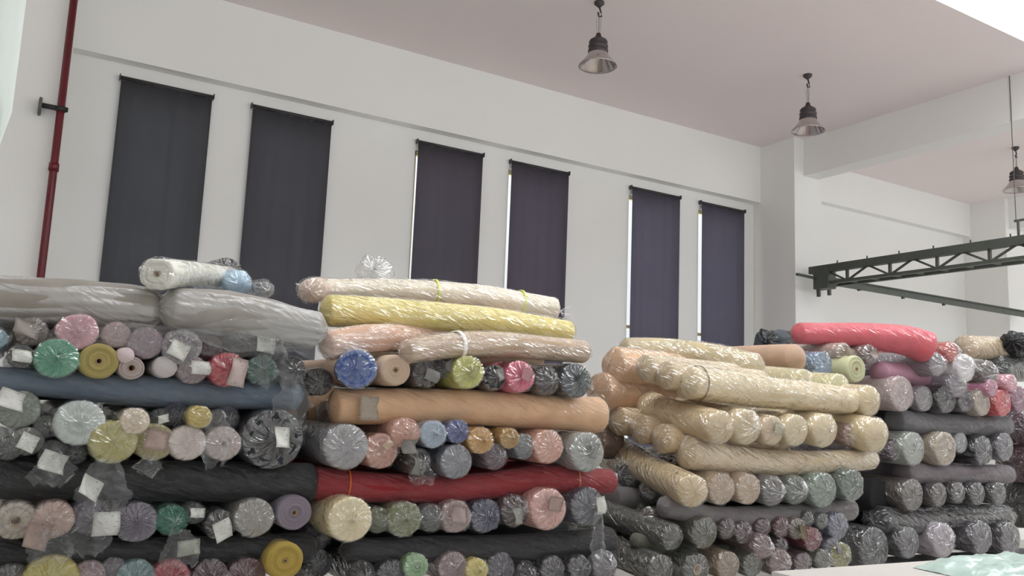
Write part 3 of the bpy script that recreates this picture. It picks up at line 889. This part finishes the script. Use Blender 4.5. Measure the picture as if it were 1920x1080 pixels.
S(903, 826, 26, (190, 140, 60), 'ochre roll end, larger of the two ochre ones', .07, g2, tuft=.015, wrapamp=.008)
S(957, 822, 20, (182, 142, 76), 'ochre roll end, smaller of the two ochre ones', .05, g2, tuft=.01)
S(930, 856, 26, (108, 98, 106), 'mauve grey roll end beneath the two ochre ones', .02, g2, wrap='bag')
S(986, 838, 25, (124, 128, 132), 'silver grey roll end right of the small ochre one', .03, g2, wrap='bag')
S(1030, 838, 33, (204, 150, 130), 'coral roll end left of the tagged grey corner one', .07, g2, wrapamp=.007)
S(1103, 848, 38, (150, 152, 148), 'silver grey roll end with tag above the red roll tip', .09, g2, tags=((.01, .01, .07, .09, .1, (176, 178, 172)),), wrapamp=.006)
side_on([(588, 906, 0), (700, 914, 0), (860, 916, 0), (1010, 900, 0), (1143, 903, 0)], [32, 29, 26, 27, 25], (136, 20, 32),
        'long red roll with orange ties in second pile', LG, D2, rear=((.45, 'added second red roll, second pile, row inward from the pile front'), (.95, 'added third red roll, second pile, row inward from the pile front')), lump=.06, out=.03, bands=((.19, (196, 96, 40), .006), (.86, (196, 96, 40), .006)), wrapamp=.005, wrap='thin')
g3 = 'roll ends under the long red roll'
S(658, 975, 43, (214, 196, 152), 'large cream yellow roll end under the red roll', .14, g3, tuft=.01, end_rgb=(220, 204, 164))
S(712, 976, 25, (112, 120, 102), 'sage grey roll end right of the cream yellow one', .03, g3, wrap='bag')
S(760, 974, 34, (122, 126, 96), 'olive green roll end with shiny creases', .06, g3, tuft=.03, wrapamp=.012)
S(812, 972, 27, (104, 106, 104), 'slim grey roll end between olive and rosy beige ones', .03, g3, wrap='bag')
S(857, 969, 31, (158, 134, 130), 'rosy beige roll end with printed tag', .06, g3, tags=((-.01, .015, .09, .09, .2, (190, 172, 166)),), wrapamp=.01)
S(911, 968, 32, (40, 44, 76), 'deep navy roll end with bright star creases', .04, g3, tuft=.04, wrapamp=.012)
S(968, 958, 31, (84, 70, 72), 'dark brown filmed roll end with square tag', .04, g3, wrap='bag', tags=((-.015, -.02, .095, .085, 0, (188, 188, 180)),))
S(1030, 955, 40, (200, 150, 140), 'large dusty pink roll end with crumpled tag', .09, g3, tags=((.01, .03, .09, .08, .1, (196, 176, 168)),), wrapamp=.005)
S(1103, 950, 37, (60, 60, 72), 'dark slate violet roll end with upright tag, second pile', .06, g3, tags=((.05, .01, .065, .10, -.1, T_),), flap=(.04, -.02, .12, .25))
side_on([(650, 1032, 0), (800, 1030, 0), (970, 1028, 0), (1142, 1014, 0)], [22, 26, 27, 27], (36, 34, 38),
        'long charcoal roll lying sideways near the bottom of second pile', LG, D2, rear=((.45, 'added second charcoal roll, second pile, row inward from the pile front'), (.95, 'added third charcoal roll, second pile, row inward from the pile front')), lump=.08, out=.03, wrap='thin')
g4 = 'roll ends along the bottom edge of second pile'
S(680, 1078, 26, (58, 56, 60), 'charcoal roll end at the bottom left of second pile', .03, g4, wrap='bag')
S(735, 1078, 28, (50, 48, 56), 'slate black roll end left of the mint green one', .03, g4)
S(782, 1062, 24, (136, 172, 124), 'mint green roll end at the bottom of second pile', .06, g4, tuft=.03, wrapamp=.009)
S(850, 1064, 30, (140, 120, 124), 'mauve roll end with tall twisted film, second pile', .04, g4, tuft=.07, out=.03)
S(896, 1070, 23, (204, 188, 108), 'small light yellow roll end at the bottom', .06, g4, tuft=.01)
S(940, 1066, 30, (64, 62, 72), 'slate roll end right of the small light yellow one', .03, g4, wrapamp=.01)
S(988, 1076, 24, (52, 50, 56), 'black filmed roll end, second right of the light yellow one', .03, g4, wrap='bag')
S(1037, 1068, 26, (56, 54, 62), 'black filmed roll end, third right of light yellow one', .04, g4, wrapamp=.012)
S(1088, 1066, 25, (62, 60, 68), 'dark grey filmed roll end, fourth right of light yellow one', .04, g4, wrapamp=.012)
S(1136, 1060, 28, (118, 114, 120), 'silver filmed roll end at the bottom right of second pile', .05, g4, wrap='bag')

side_on([(630, 1124, 0), (900, 1122, 0), (1150, 1112, 0)], [36, 36, 36], (34, 32, 36), 'dark roll lying under the bottom row of second pile', LG, D2, wrap='thin', out=.03)
side_on([(-150, 1150, 0), (250, 1146, 0), (610, 1136, 0)], [40, 40, 40], (30, 28, 32), 'dark roll lying under the bottom row of the left pile', LG, D2, wrap='thin', out=.03)

# ---- stack 3 (cream) -------------------------------------------------------
D3 = 3.66
CR = (206, 184, 148)
def S(x, y, r, rgb, label, dy=0, g=None, **k):
    p = px(x, y, 1, D3-dy); R = r*scale_at(p)
    rise = k.pop('rise', .12); ln = k.pop('length', 1.1)
    rnd = random.Random(int(x+y))
    return make_roll([p, p+Vector((rnd.uniform(-.02, .02), ln, rise))], [R, R], rgb, label, g, e_end='dome', **k)
def E_(x, y, r, yy, rgb, label, g='rear rolls seen at the pile sides', L=1.0, **k):
    """left end of a sideways roll lying further back"""
    p = px(x, y, 1, yy); R = r*scale_at(p)
    k.setdefault('s_end', 'dome'); k.setdefault('out', .03)
    return make_roll([p, p+Vector((L, 0, -.01))], [R, R], rgb, label, g, e_end='dome', **k)
side_on([(1172, 652, .75), (1250, 658, .6), (1345, 672, .35), (1420, 690, .15)], [20, 25, 28, 28], (200, 182, 144),
        'beige roll slanting across the very top of the cream pile', LG, D3, wrap='clear', wrapamp=.004, lump=.06, out=.04)
side_on([(1287, 717, .0), (1400, 731, .0), (1500, 742, .0), (1592, 752, .0)], [33, 32, 29, 26], (216, 196, 158),
        'long cream roll with dark tie under the slanting beige roll', LG, D3, bands=((.12, (120, 96, 66), .006),), wrapamp=.009, lump=.07, out=.04)
E_(1208, 690, 27, 3.98, CR, 'cream roll left end, farthest back of the top trio', L=.9)
E_(1246, 703, 28, 3.84, (204, 180, 142), 'cream roll left end, middle of the top trio', L=.8)
S(1510, 716, 25, (218, 204, 160), 'pale cream roll hump behind the long tied cream roll', -.22, 'cream roll ends', rise=.1, s_end='dome')
S(1575, 727, 27, (216, 206, 158), 'pale cream roll hump just left of the rounded corner roll', -.2, 'cream roll ends', rise=.08, s_end='dome')
S(1632, 752, 31, (212, 190, 148), 'rounded cream roll end at the top right corner of cream pile', -.0, 'cream roll ends', rise=.06, s_end='dome', wrapamp=.004, out=.04)
# big orange peach bundles beside stack 2
E_(1150, 686, 36, 4.28, (222, 180, 142), 'orange peach roll with folded film at the left of cream pile', L=.8, wrapamp=.014, tuft=.0, lump=.12)
E_(1122, 735, 40, 4.34, (206, 164, 128), 'deep peach roll squeezed between second pile and cream pile', L=.8, lump=.1)
# second layer: cross rolls, left one shows its whole flank
p0, p1 = px(1352, 803, 1, 3.56), px(1148, 728, 1, 4.62)
make_roll([p0, p0.lerp(p1, .5)+Vector((0, 0, -.03)), p1], [33*scale_at(p0), 33*scale_at(p0), 33*scale_at(p0)], (204, 180, 142),
          'beige roll showing its whole flank at the left of cream pile', 'cream roll ends', wrapamp=.009, lump=.08, e_end='dome', s_end='dome', tuft=.0, out=.03)
g1 = 'cream roll ends'
S(1403, 801, 35, (206, 186, 150), 'fat cream roll end with crumpled silver film', .06, g1, tuft=.0, wrap='bag', s_end='dome')
S(1450, 808, 29, (204, 180, 148), 'slim cream roll end with a paper tag inside film', .04, g1, tags=((0, .02, .07, .07, .3, (210, 205, 190)),), s_end='dome')
S(1494, 808, 31, (214, 194, 156), 'smooth cream roll end left of the shiny one', .05, g1, s_end='dome')
S(1548, 808, 33, (216, 196, 158), 'cream roll end with bright shiny film rim', .05, g1, wrapamp=.012, s_end='dome', out=.03)
S(1598, 815, 22, (160, 130, 116), 'small brown mauve roll end in the gap of the cream row', -.02, g1, wrap='bag')
S(1645, 817, 35, (212, 190, 150), 'cream roll end sticking out at the right of cream pile', .1, g1, wrapamp=.013, s_end='dome', out=.04, rise=.15)
# sideways layer
side_on([(1286, 847, 0), (1400, 864, 0), (1500, 868, 0), (1632, 861, 0)], [34, 26, 24, 20], (204, 184, 152),
        'long beige roll lying sideways under the row of cream ends', LG, D3, wrapamp=.006, lump=.06, out=.03)
E_(1240, 822, 29, 3.88, (202, 174, 136), 'cream roll left end beside the long beige roll')
E_(1198, 804, 29, 4.06, (198, 170, 132), 'cream roll left end, second behind the long beige roll')
E_(1157, 789, 28, 4.24, (192, 164, 126), 'cream roll left end, third behind the long beige roll')
# third layer: cross rolls
p0, p1 = px(1300, 922, 1, 3.54), px(1160, 842, 1, 4.5)
make_roll([p0, p0.lerp(p1, .5)+Vector((0, 0, -.02)), p1], [32*scale_at(p0)]*3, (202, 178, 138),
          'lower beige roll with long visible flank and creased end', 'cream roll ends', wrapamp=.006, lump=.06, e_end='dome', s_end='dome', out=.02, tuft=.0)
g2 = 'roll ends below the long beige roll'
S(1355, 918, 31, (180, 156, 132), 'brownish beige roll end right of the lower flank roll', .05, g2, wrapamp=.011)
S(1405, 918, 30, (186, 162, 138), 'tan roll end left of the grey ones, cream pile', .05, g2, wrapamp=.01)
S(1452, 922, 29, (112, 108, 108), 'mid grey roll end in crinkled film, cream pile', .05, g2, wrap='bag')
S(1495, 920, 28, (98, 106, 98), 'dark moss grey roll end with pale fold', .04, g2, wrap='bag')
S(1546, 920, 34, (122, 134, 122), 'large sage green roll end under the long beige roll', .07, g2, wrapamp=.010, tuft=.02)
S(1600, 911, 31, (92, 104, 94), 'dark sage roll end at the right corner below cream rolls', .07, g2, wrapamp=.014, tuft=.03)
E_(1172, 893, 24, 4.2, (72, 66, 68), 'dark grey roll end in the shade left of lower flank', wrapamp=.01)
E_(1212, 921, 23, 4.0, (66, 66, 62), 'shaded charcoal roll end below the lower flank roll', wrapamp=.01)
E_(1175, 935, 20, 4.2, (34, 32, 34), 'black roll end deep in the shade beside second pile', wrapamp=.01)
side_on([(1244, 949, 0), (1350, 968, 0), (1480, 966, 0), (1592, 953, 0)], [21, 19, 21, 22], (116, 110, 110),
        'long grey roll lying sideways in the cream pile', LG, D3, rear=((.45, 'added second grey roll, cream pile, row inward from the pile front'), (.95, 'added third grey roll, cream pile, row inward from the pile front')), wrapamp=.007, lump=.08, out=.03, wrap='thin')
E_(1212, 972, 20, 3.85, (66, 54, 54), 'brown black roll end with a white tag in the shade', tags=(), wrapamp=.01)
E_(1180, 978, 22, 4.0, (44, 60, 50), 'very dark green roll end beside second pile')
g3 = 'small roll ends under the long grey roll'
def Q(x, y, r, rgb, *a, **k): k.setdefault('wrapamp', .009); return S(x, y, r, tuple(int(v*.8) for v in rgb), *a, **k)  # small lower rolls: the pile's shade is put into their cloth colour
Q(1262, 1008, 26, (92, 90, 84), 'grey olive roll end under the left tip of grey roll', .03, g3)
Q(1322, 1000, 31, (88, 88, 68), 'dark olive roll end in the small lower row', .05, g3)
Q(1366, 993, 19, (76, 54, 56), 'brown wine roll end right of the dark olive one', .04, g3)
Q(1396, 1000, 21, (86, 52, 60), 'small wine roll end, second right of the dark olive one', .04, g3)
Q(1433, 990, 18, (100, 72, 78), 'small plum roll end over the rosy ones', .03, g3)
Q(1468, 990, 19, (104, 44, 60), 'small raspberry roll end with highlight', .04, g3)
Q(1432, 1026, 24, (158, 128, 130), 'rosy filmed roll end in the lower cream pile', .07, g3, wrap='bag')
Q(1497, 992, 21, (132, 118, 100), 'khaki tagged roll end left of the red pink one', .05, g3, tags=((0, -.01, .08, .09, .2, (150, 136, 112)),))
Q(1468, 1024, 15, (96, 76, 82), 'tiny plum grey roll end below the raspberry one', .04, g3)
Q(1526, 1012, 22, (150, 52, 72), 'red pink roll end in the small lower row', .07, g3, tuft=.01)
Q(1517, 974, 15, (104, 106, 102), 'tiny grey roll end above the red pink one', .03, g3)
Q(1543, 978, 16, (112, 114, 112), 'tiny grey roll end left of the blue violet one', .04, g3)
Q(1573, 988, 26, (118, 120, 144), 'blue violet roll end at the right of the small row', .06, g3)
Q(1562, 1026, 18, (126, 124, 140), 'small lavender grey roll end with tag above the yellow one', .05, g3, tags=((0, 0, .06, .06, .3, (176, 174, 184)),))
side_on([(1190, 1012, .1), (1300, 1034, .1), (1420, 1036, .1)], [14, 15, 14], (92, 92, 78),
        'thin olive grey roll lying sideways near the bottom', LG, D3, rear=((.45, 'added second olive roll, cream pile, row inward from the pile front'), (.95, 'added third olive roll, cream pile, row inward from the pile front')), wrapamp=.006, out=.02, wrap='thin')
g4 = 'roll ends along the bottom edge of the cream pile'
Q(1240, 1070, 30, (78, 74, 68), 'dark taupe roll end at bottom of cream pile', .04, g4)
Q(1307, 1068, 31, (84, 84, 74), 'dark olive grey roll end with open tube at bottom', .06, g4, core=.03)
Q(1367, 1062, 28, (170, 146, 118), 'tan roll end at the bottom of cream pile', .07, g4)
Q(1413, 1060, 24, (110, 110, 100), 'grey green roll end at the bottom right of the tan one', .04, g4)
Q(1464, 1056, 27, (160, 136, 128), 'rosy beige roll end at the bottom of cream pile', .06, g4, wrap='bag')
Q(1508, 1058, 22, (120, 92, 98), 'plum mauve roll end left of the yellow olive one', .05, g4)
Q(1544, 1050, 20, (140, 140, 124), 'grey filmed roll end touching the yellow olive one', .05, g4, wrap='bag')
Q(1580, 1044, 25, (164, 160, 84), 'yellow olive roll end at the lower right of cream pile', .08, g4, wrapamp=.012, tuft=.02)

# ---- stack 4 (right) -------------------------------------------------------
D4 = 4.2
def S(x, y, r, rgb, label, dy=0, g=None, **k):
    if y > 900: rgb = tuple(int(v*.68) for v in rgb)  # lower rows darkened, shade painted into the cloth colour
    p = px(x, y, 1, D4-dy); R = r*scale_at(p)
    ln = k.pop('length', 1.0); rnd = random.Random(int(x+y)); k.setdefault('wrapamp', .010)
    return make_roll([p, p+Vector((rnd.uniform(-.02, .02), ln, .02))], [R, R], rgb, label, g, e_end='dome', **k)
side_on([(1496, 625, .15), (1600, 628, .05), (1690, 637, -.1), (1738, 652, -.2)], [21, 24, 29, 32], (208, 92, 102),
        'coral pink roll lying along the top of the right pile', LG, D4, wrap='thin', wrapamp=.004, lump=.05, out=.04)
p0, p1 = px(1440, 646, 1, 5.0), px(1472, 644, 1, 5.3)
make_roll([p0, p1, px(1520, 644, 1, 5.6)], [28*scale_at(p0), 26*scale_at(p0), 24*scale_at(p0)], (70, 76, 84), 'black and slate bagged bundle left of the coral pink roll', 'bundles on the right pile',
          wrap='black', wrapamp=.03, lump=.3, s_end='dome', out=.05, amp=.02)
g1 = 'roll ends under the coral pink roll'
S(1493, 672, 28, (198, 164, 140), 'peach beige roll end under the left tip of coral roll', .02, g1, wrap=None, s_end='dome', out=.05)
S(1545, 683, 25, (110, 132, 156), 'steel blue roll end right of the peach beige one', .02, g1, lump=.1)
S(1584, 660, 18, (176, 156, 144), 'small beige tagged roll end touching the coral roll underside', .0, g1, tags=((0, 0, .12, .08, .3, (190, 176, 164)),))
S(1632, 664, 18, (120, 100, 98), 'small brown tagged roll end under the coral roll', .0, g1, tags=((0, 0, .10, .08, -.5, (186, 172, 166)),))
S(1606, 692, 27, (204, 204, 164), 'pale lime roll end with a dark hole, right pile', .08, g1, core=.014, wrap=None)
side_on([(1648, 697, .0), (1700, 702, .05), (1762, 722, .1)], [20, 20, 19], (182, 136, 154),
        'pinkish mauve roll under the coral pink roll', LG, D4, wrap=None, lump=.08, out=.03)
S(1758, 683, 24, (134, 124, 130), 'grey filmed roll end below the coral roll tip', .1, g1, wrap='bag')
S(1786, 660, 20, (190, 96, 84), 'small red orange roll end right of the coral roll', .1, g1, wrap='bag')
S(1812, 690, 28, (206, 200, 202), 'white filmed roll end right of the coral roll', .14, g1, wrap='bag')
S(1796, 722, 24, (132, 124, 132), 'mauve grey roll end beneath the white filmed one', .1, g1, wrap='bag')
S(1856, 700, 26, (88, 74, 72), 'dark brown roll end right of the white filmed one', .1, g1, wrap='bag')
S(1862, 728, 17, (186, 116, 142), 'small rose roll end below the dark brown one', .13, g1)
S(1898, 718, 17, (214, 150, 164), 'small light pink roll end at the right edge', .13, g1)
g2 = 'roll ends above the upper grey roll of the right pile'
S(1692, 738, 35, (176, 156, 152), 'large dusty beige pink roll end, right pile', .06, g2, tuft=.01)
S(1734, 747, 25, (126, 118, 122), 'grey roll end right of the dusty beige pink one', .03, g2)
S(1776, 748, 28, (36, 30, 34), 'blackish plum roll end in the right pile', .06, g2)
S(1812, 750, 24, (86, 74, 82), 'plum grey roll end with tag in the right pile', .05, g2, tags=((.02, -.02, .08, .08, .4, (170, 164, 170)),))
S(1843, 756, 25, (168, 154, 138), 'taupe roll end left of the red one', .07, g2)
S(1882, 756, 26, (200, 56, 64), 'vivid red roll end near the right edge', .09, g2, wrapamp=.014)
S(1913, 748, 26, (132, 74, 100), 'magenta plum roll end at the right edge', .06, g2)
side_on([(1676, 787, 0), (1760, 796, 0), (1882, 799, 0)], [22, 22, 21], (104, 102, 106),
        'upper grey roll lying sideways in the right pile', LG, D4, rear=((.45, 'added second upper grey roll, right pile, row inward from the pile front'), (.95, 'added third upper grey roll, right pile, row inward from the pile front')), wrapamp=.009, lump=.1, out=.03, wrap='thin')
g3 = 'roll ends between the grey rolls of the right pile'
S(1682, 845, 22, (74, 58, 68), 'dark plum roll end beside the cream pile corner', .0, g3)
S(1715, 842, 33, (148, 152, 144), 'pale sage grey roll end in the right pile', .07, g3)
S(1774, 842, 33, (172, 156, 138), 'sandy beige roll end in the right pile', .08, g3, tuft=.01)
S(1803, 830, 20, (144, 146, 148), 'light grey roll end tucked behind the sandy beige one', .0, g3)
S(1845, 845, 29, (38, 36, 42), 'charcoal roll end with silvery film, right pile', .05, g3, wrapamp=.018)
S(1885, 838, 27, (92, 88, 96), 'slate grey roll end right of the charcoal silvery one', .04, g3)
side_on([(1690, 886, 0), (1790, 889, 0), (1888, 889, 0)], [20, 19, 18], (120, 110, 114),
        'lower mauve grey roll lying sideways in the right pile', LG, D4, rear=((.45, 'added second mauve grey roll, right pile, row inward from the pile front'), (.95, 'added third mauve grey roll, right pile, row inward from the pile front')), wrapamp=.01, lump=.1, out=.03, wrap='thin')
g4 = 'roll ends under the lower mauve grey roll'
S(1652, 932, 34, (24, 22, 24), 'black roll end standing in for the cavity beside cream pile', -.1, g4, wrap=None, s_end='dome')  # black cloth colour paints the dark cavity between the piles
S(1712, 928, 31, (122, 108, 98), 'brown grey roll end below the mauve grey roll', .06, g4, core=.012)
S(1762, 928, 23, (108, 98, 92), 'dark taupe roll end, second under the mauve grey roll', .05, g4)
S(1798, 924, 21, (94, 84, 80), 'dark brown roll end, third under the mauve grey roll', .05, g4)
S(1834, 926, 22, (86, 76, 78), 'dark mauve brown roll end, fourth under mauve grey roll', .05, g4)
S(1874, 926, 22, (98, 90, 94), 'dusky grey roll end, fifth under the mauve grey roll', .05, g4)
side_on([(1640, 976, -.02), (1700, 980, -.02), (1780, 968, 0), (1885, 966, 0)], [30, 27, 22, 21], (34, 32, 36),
        'black bagged roll with striped shine lying sideways, right pile', LG, D4, rear=((.45, 'added second black roll, right pile, row inward from the pile front'), (.95, 'added third black roll, right pile, row inward from the pile front')), wrap='clear', wrapamp=.02, lump=.2, out=.04)
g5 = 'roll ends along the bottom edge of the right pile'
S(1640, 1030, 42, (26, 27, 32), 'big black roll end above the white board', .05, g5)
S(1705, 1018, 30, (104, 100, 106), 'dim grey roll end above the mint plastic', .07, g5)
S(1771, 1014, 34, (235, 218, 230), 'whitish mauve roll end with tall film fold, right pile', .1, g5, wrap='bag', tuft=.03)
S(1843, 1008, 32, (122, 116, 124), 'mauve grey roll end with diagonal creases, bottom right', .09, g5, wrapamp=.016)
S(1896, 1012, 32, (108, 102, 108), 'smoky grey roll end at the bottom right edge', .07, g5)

side_on([(1610, 1082, 0), (1760, 1074, 0), (1925, 1064, 0)], [36, 36, 36], (28, 28, 31), 'black roll lying under the bottom row of the right pile', LG, D4, wrap='thin', out=.03)
side_on([(1250, 1122, 0), (1420, 1116, 0), (1600, 1104, 0)], [34, 34, 34], (40, 38, 38), 'dark roll lying under the bottom row of the cream pile', LG, D3, wrap='thin', out=.03)
# ---- stack 5, far right edge -----------------------------------------------
D5 = 4.6
side_on([(1808, 650, .1), (1850, 652, .1), (1885, 656, .1)], [23, 23, 23], (206, 184, 152),
        'tan roll on top at the right edge beside the black bag', LG, D5, out=.04)
p0 = px(1902, 641, 1, 4.6)
make_roll([p0, p0+Vector((.2, .05, -.02)), p0+Vector((.5, .1, -.03))], [20*scale_at(p0), 19*scale_at(p0), 16*scale_at(p0)], (24, 24, 26), 'glossy black bag bundle at the right edge on the tan roll', 'bundles on the right pile',
          wrap='black', wrapamp=.03, lump=.35, s_end='dome', out=.05, amp=.02)
side_on([(1862, 690, .05), (1960, 690, .05)], [27, 27], (52, 56, 54), 'blackish green roll below the tan roll at right edge', LG, D5, out=.04)
side_on([(1898, 800, -.3), (1990, 800, -.3)], [34, 34], (76, 44, 58), 'dark wine roll at the right edge beside the grey rolls', LG, D5, out=.04)
side_on([(1902, 868, -.3), (1990, 868, -.3)], [37, 37], (70, 26, 36), 'dark red roll at the right edge, below the wine one', LG, D5, out=.04)
side_on([(1906, 946, -.3), (1990, 946, -.3)], [44, 44], (66, 64, 58), 'dark khaki roll at the right edge near the bottom', LG, D5, out=.04)

# ---- foreground table with mint plastic ------------------------------------
ya = 2.0
a, b = px(1480, 1078, 1, 1.9), px(1725, 1046, 1, 2.2)
zt = px(1600, 1062, 1, 2.0).z
r = thing('packing_table', 'pale board table top at the bottom right corner', 'table', (3.0, 1.75, 0), rot=(0, 0, -.06))
WB = mat_plain('white_board', (196, 192, 186), .5)
bm = bmesh.new(); box(bm, (-.75, -.45, zt-.04), (.62, .24, zt), .004); obj('table_top', bm, WB, r, smooth=False)
for sx in (-.68, .55):
    for sy in (-.38, .2):
        bm = bmesh.new(); box(bm, (sx-.025, sy-.025, 0), (sx+.025, sy+.025, zt-.04), .004); obj('leg', bm, STEEL, r, smooth=False)
# mint film covered bundle
bm = bmesh.new()
cx = px(1800, 1046, 1, 1.9)
nx, ny = 40, 26
g = []
for j in range(ny+1):
    row = []
    for i in range(nx+1):
        u, v = i/nx*2-1, j/ny*2-1
        e = max(0, 1-abs(u)**4)*max(0, 1-abs(v)**4)
        z = .05*e**.5 + .022*noise.noise(Vector((u*4, v*3, 3)))*e + .012*noise.noise(Vector((u*11, v*9, 7)))
        row.append(bm.verts.new((u*.36, v*.2, max(z, .001+.004*abs(math.sin(i))))))
    g.append(row)
for j in range(ny):
    for i in range(nx):
        bm.faces.new((g[j][i], g[j][i+1], g[j+1][i+1], g[j+1][i]))
box(bm, (-.34, -.18, .0), (.34, .18, .004))
mm_ = mat_plain('mint_polythene', (186, 208, 200), .25, vary=.06, nscale=6, bump=.5, bscale=22)
bo = obj('plastic_bundle', bm, mm_, None, loc=(cx.x+.05, 1.66, zt+.001)); bo.rotation_euler = (0, 0, -.12)
tag(bo, 'pale mint crumpled plastic bundle lying on the board table', 'plastic sheet')

# ---- hanging white film at the left edge ------------------------------------
bm = bmesh.new()
x1 = px(34, 120, 1, 2.2).x; zk = px(8, 240, 1, 2.2).z
n, m_ = 34, 40
g = []
for j in range(m_+1):
    v = j/m_; z = ZC-.01-(ZC-.01-(zk-.12))*v
    k = 1.0
    d = z-zk
    wd = .42 if d > .08 else (.42*max(.2, (d/.08)) if d > 0 else .08+.35*min(.2, -d))
    row = []
    for i in range(n+1):
        u = i/n
        off = .02*math.sin(u*26)+.01*math.sin(u*47+v*3)
        row.append(bm.verts.new((x1-wd*u+(0 if d > 0 else -.015), 2.2+off*.5, z)))
    g.append(row)
for j in range(m_):
    for i in range(n):
        bm.faces.new((g[j][i], g[j+1][i], g[j+1][i+1], g[j][i+1]))
bmesh.ops.solidify(bm, geom=bm.faces[:], thickness=.002)
tc_, N, L, p = new_mat('white_curtain_film')
p.inputs['Base Color'].default_value = (.93, .97, .94, 1); p.inputs['Roughness'].default_value = .5
p.inputs['Transmission Weight'].default_value = 0
hs_ = obj('curtain', bm, tc_, None)
tag(hs_, 'bright white gathered curtain hanging at the upper left edge', 'curtain')
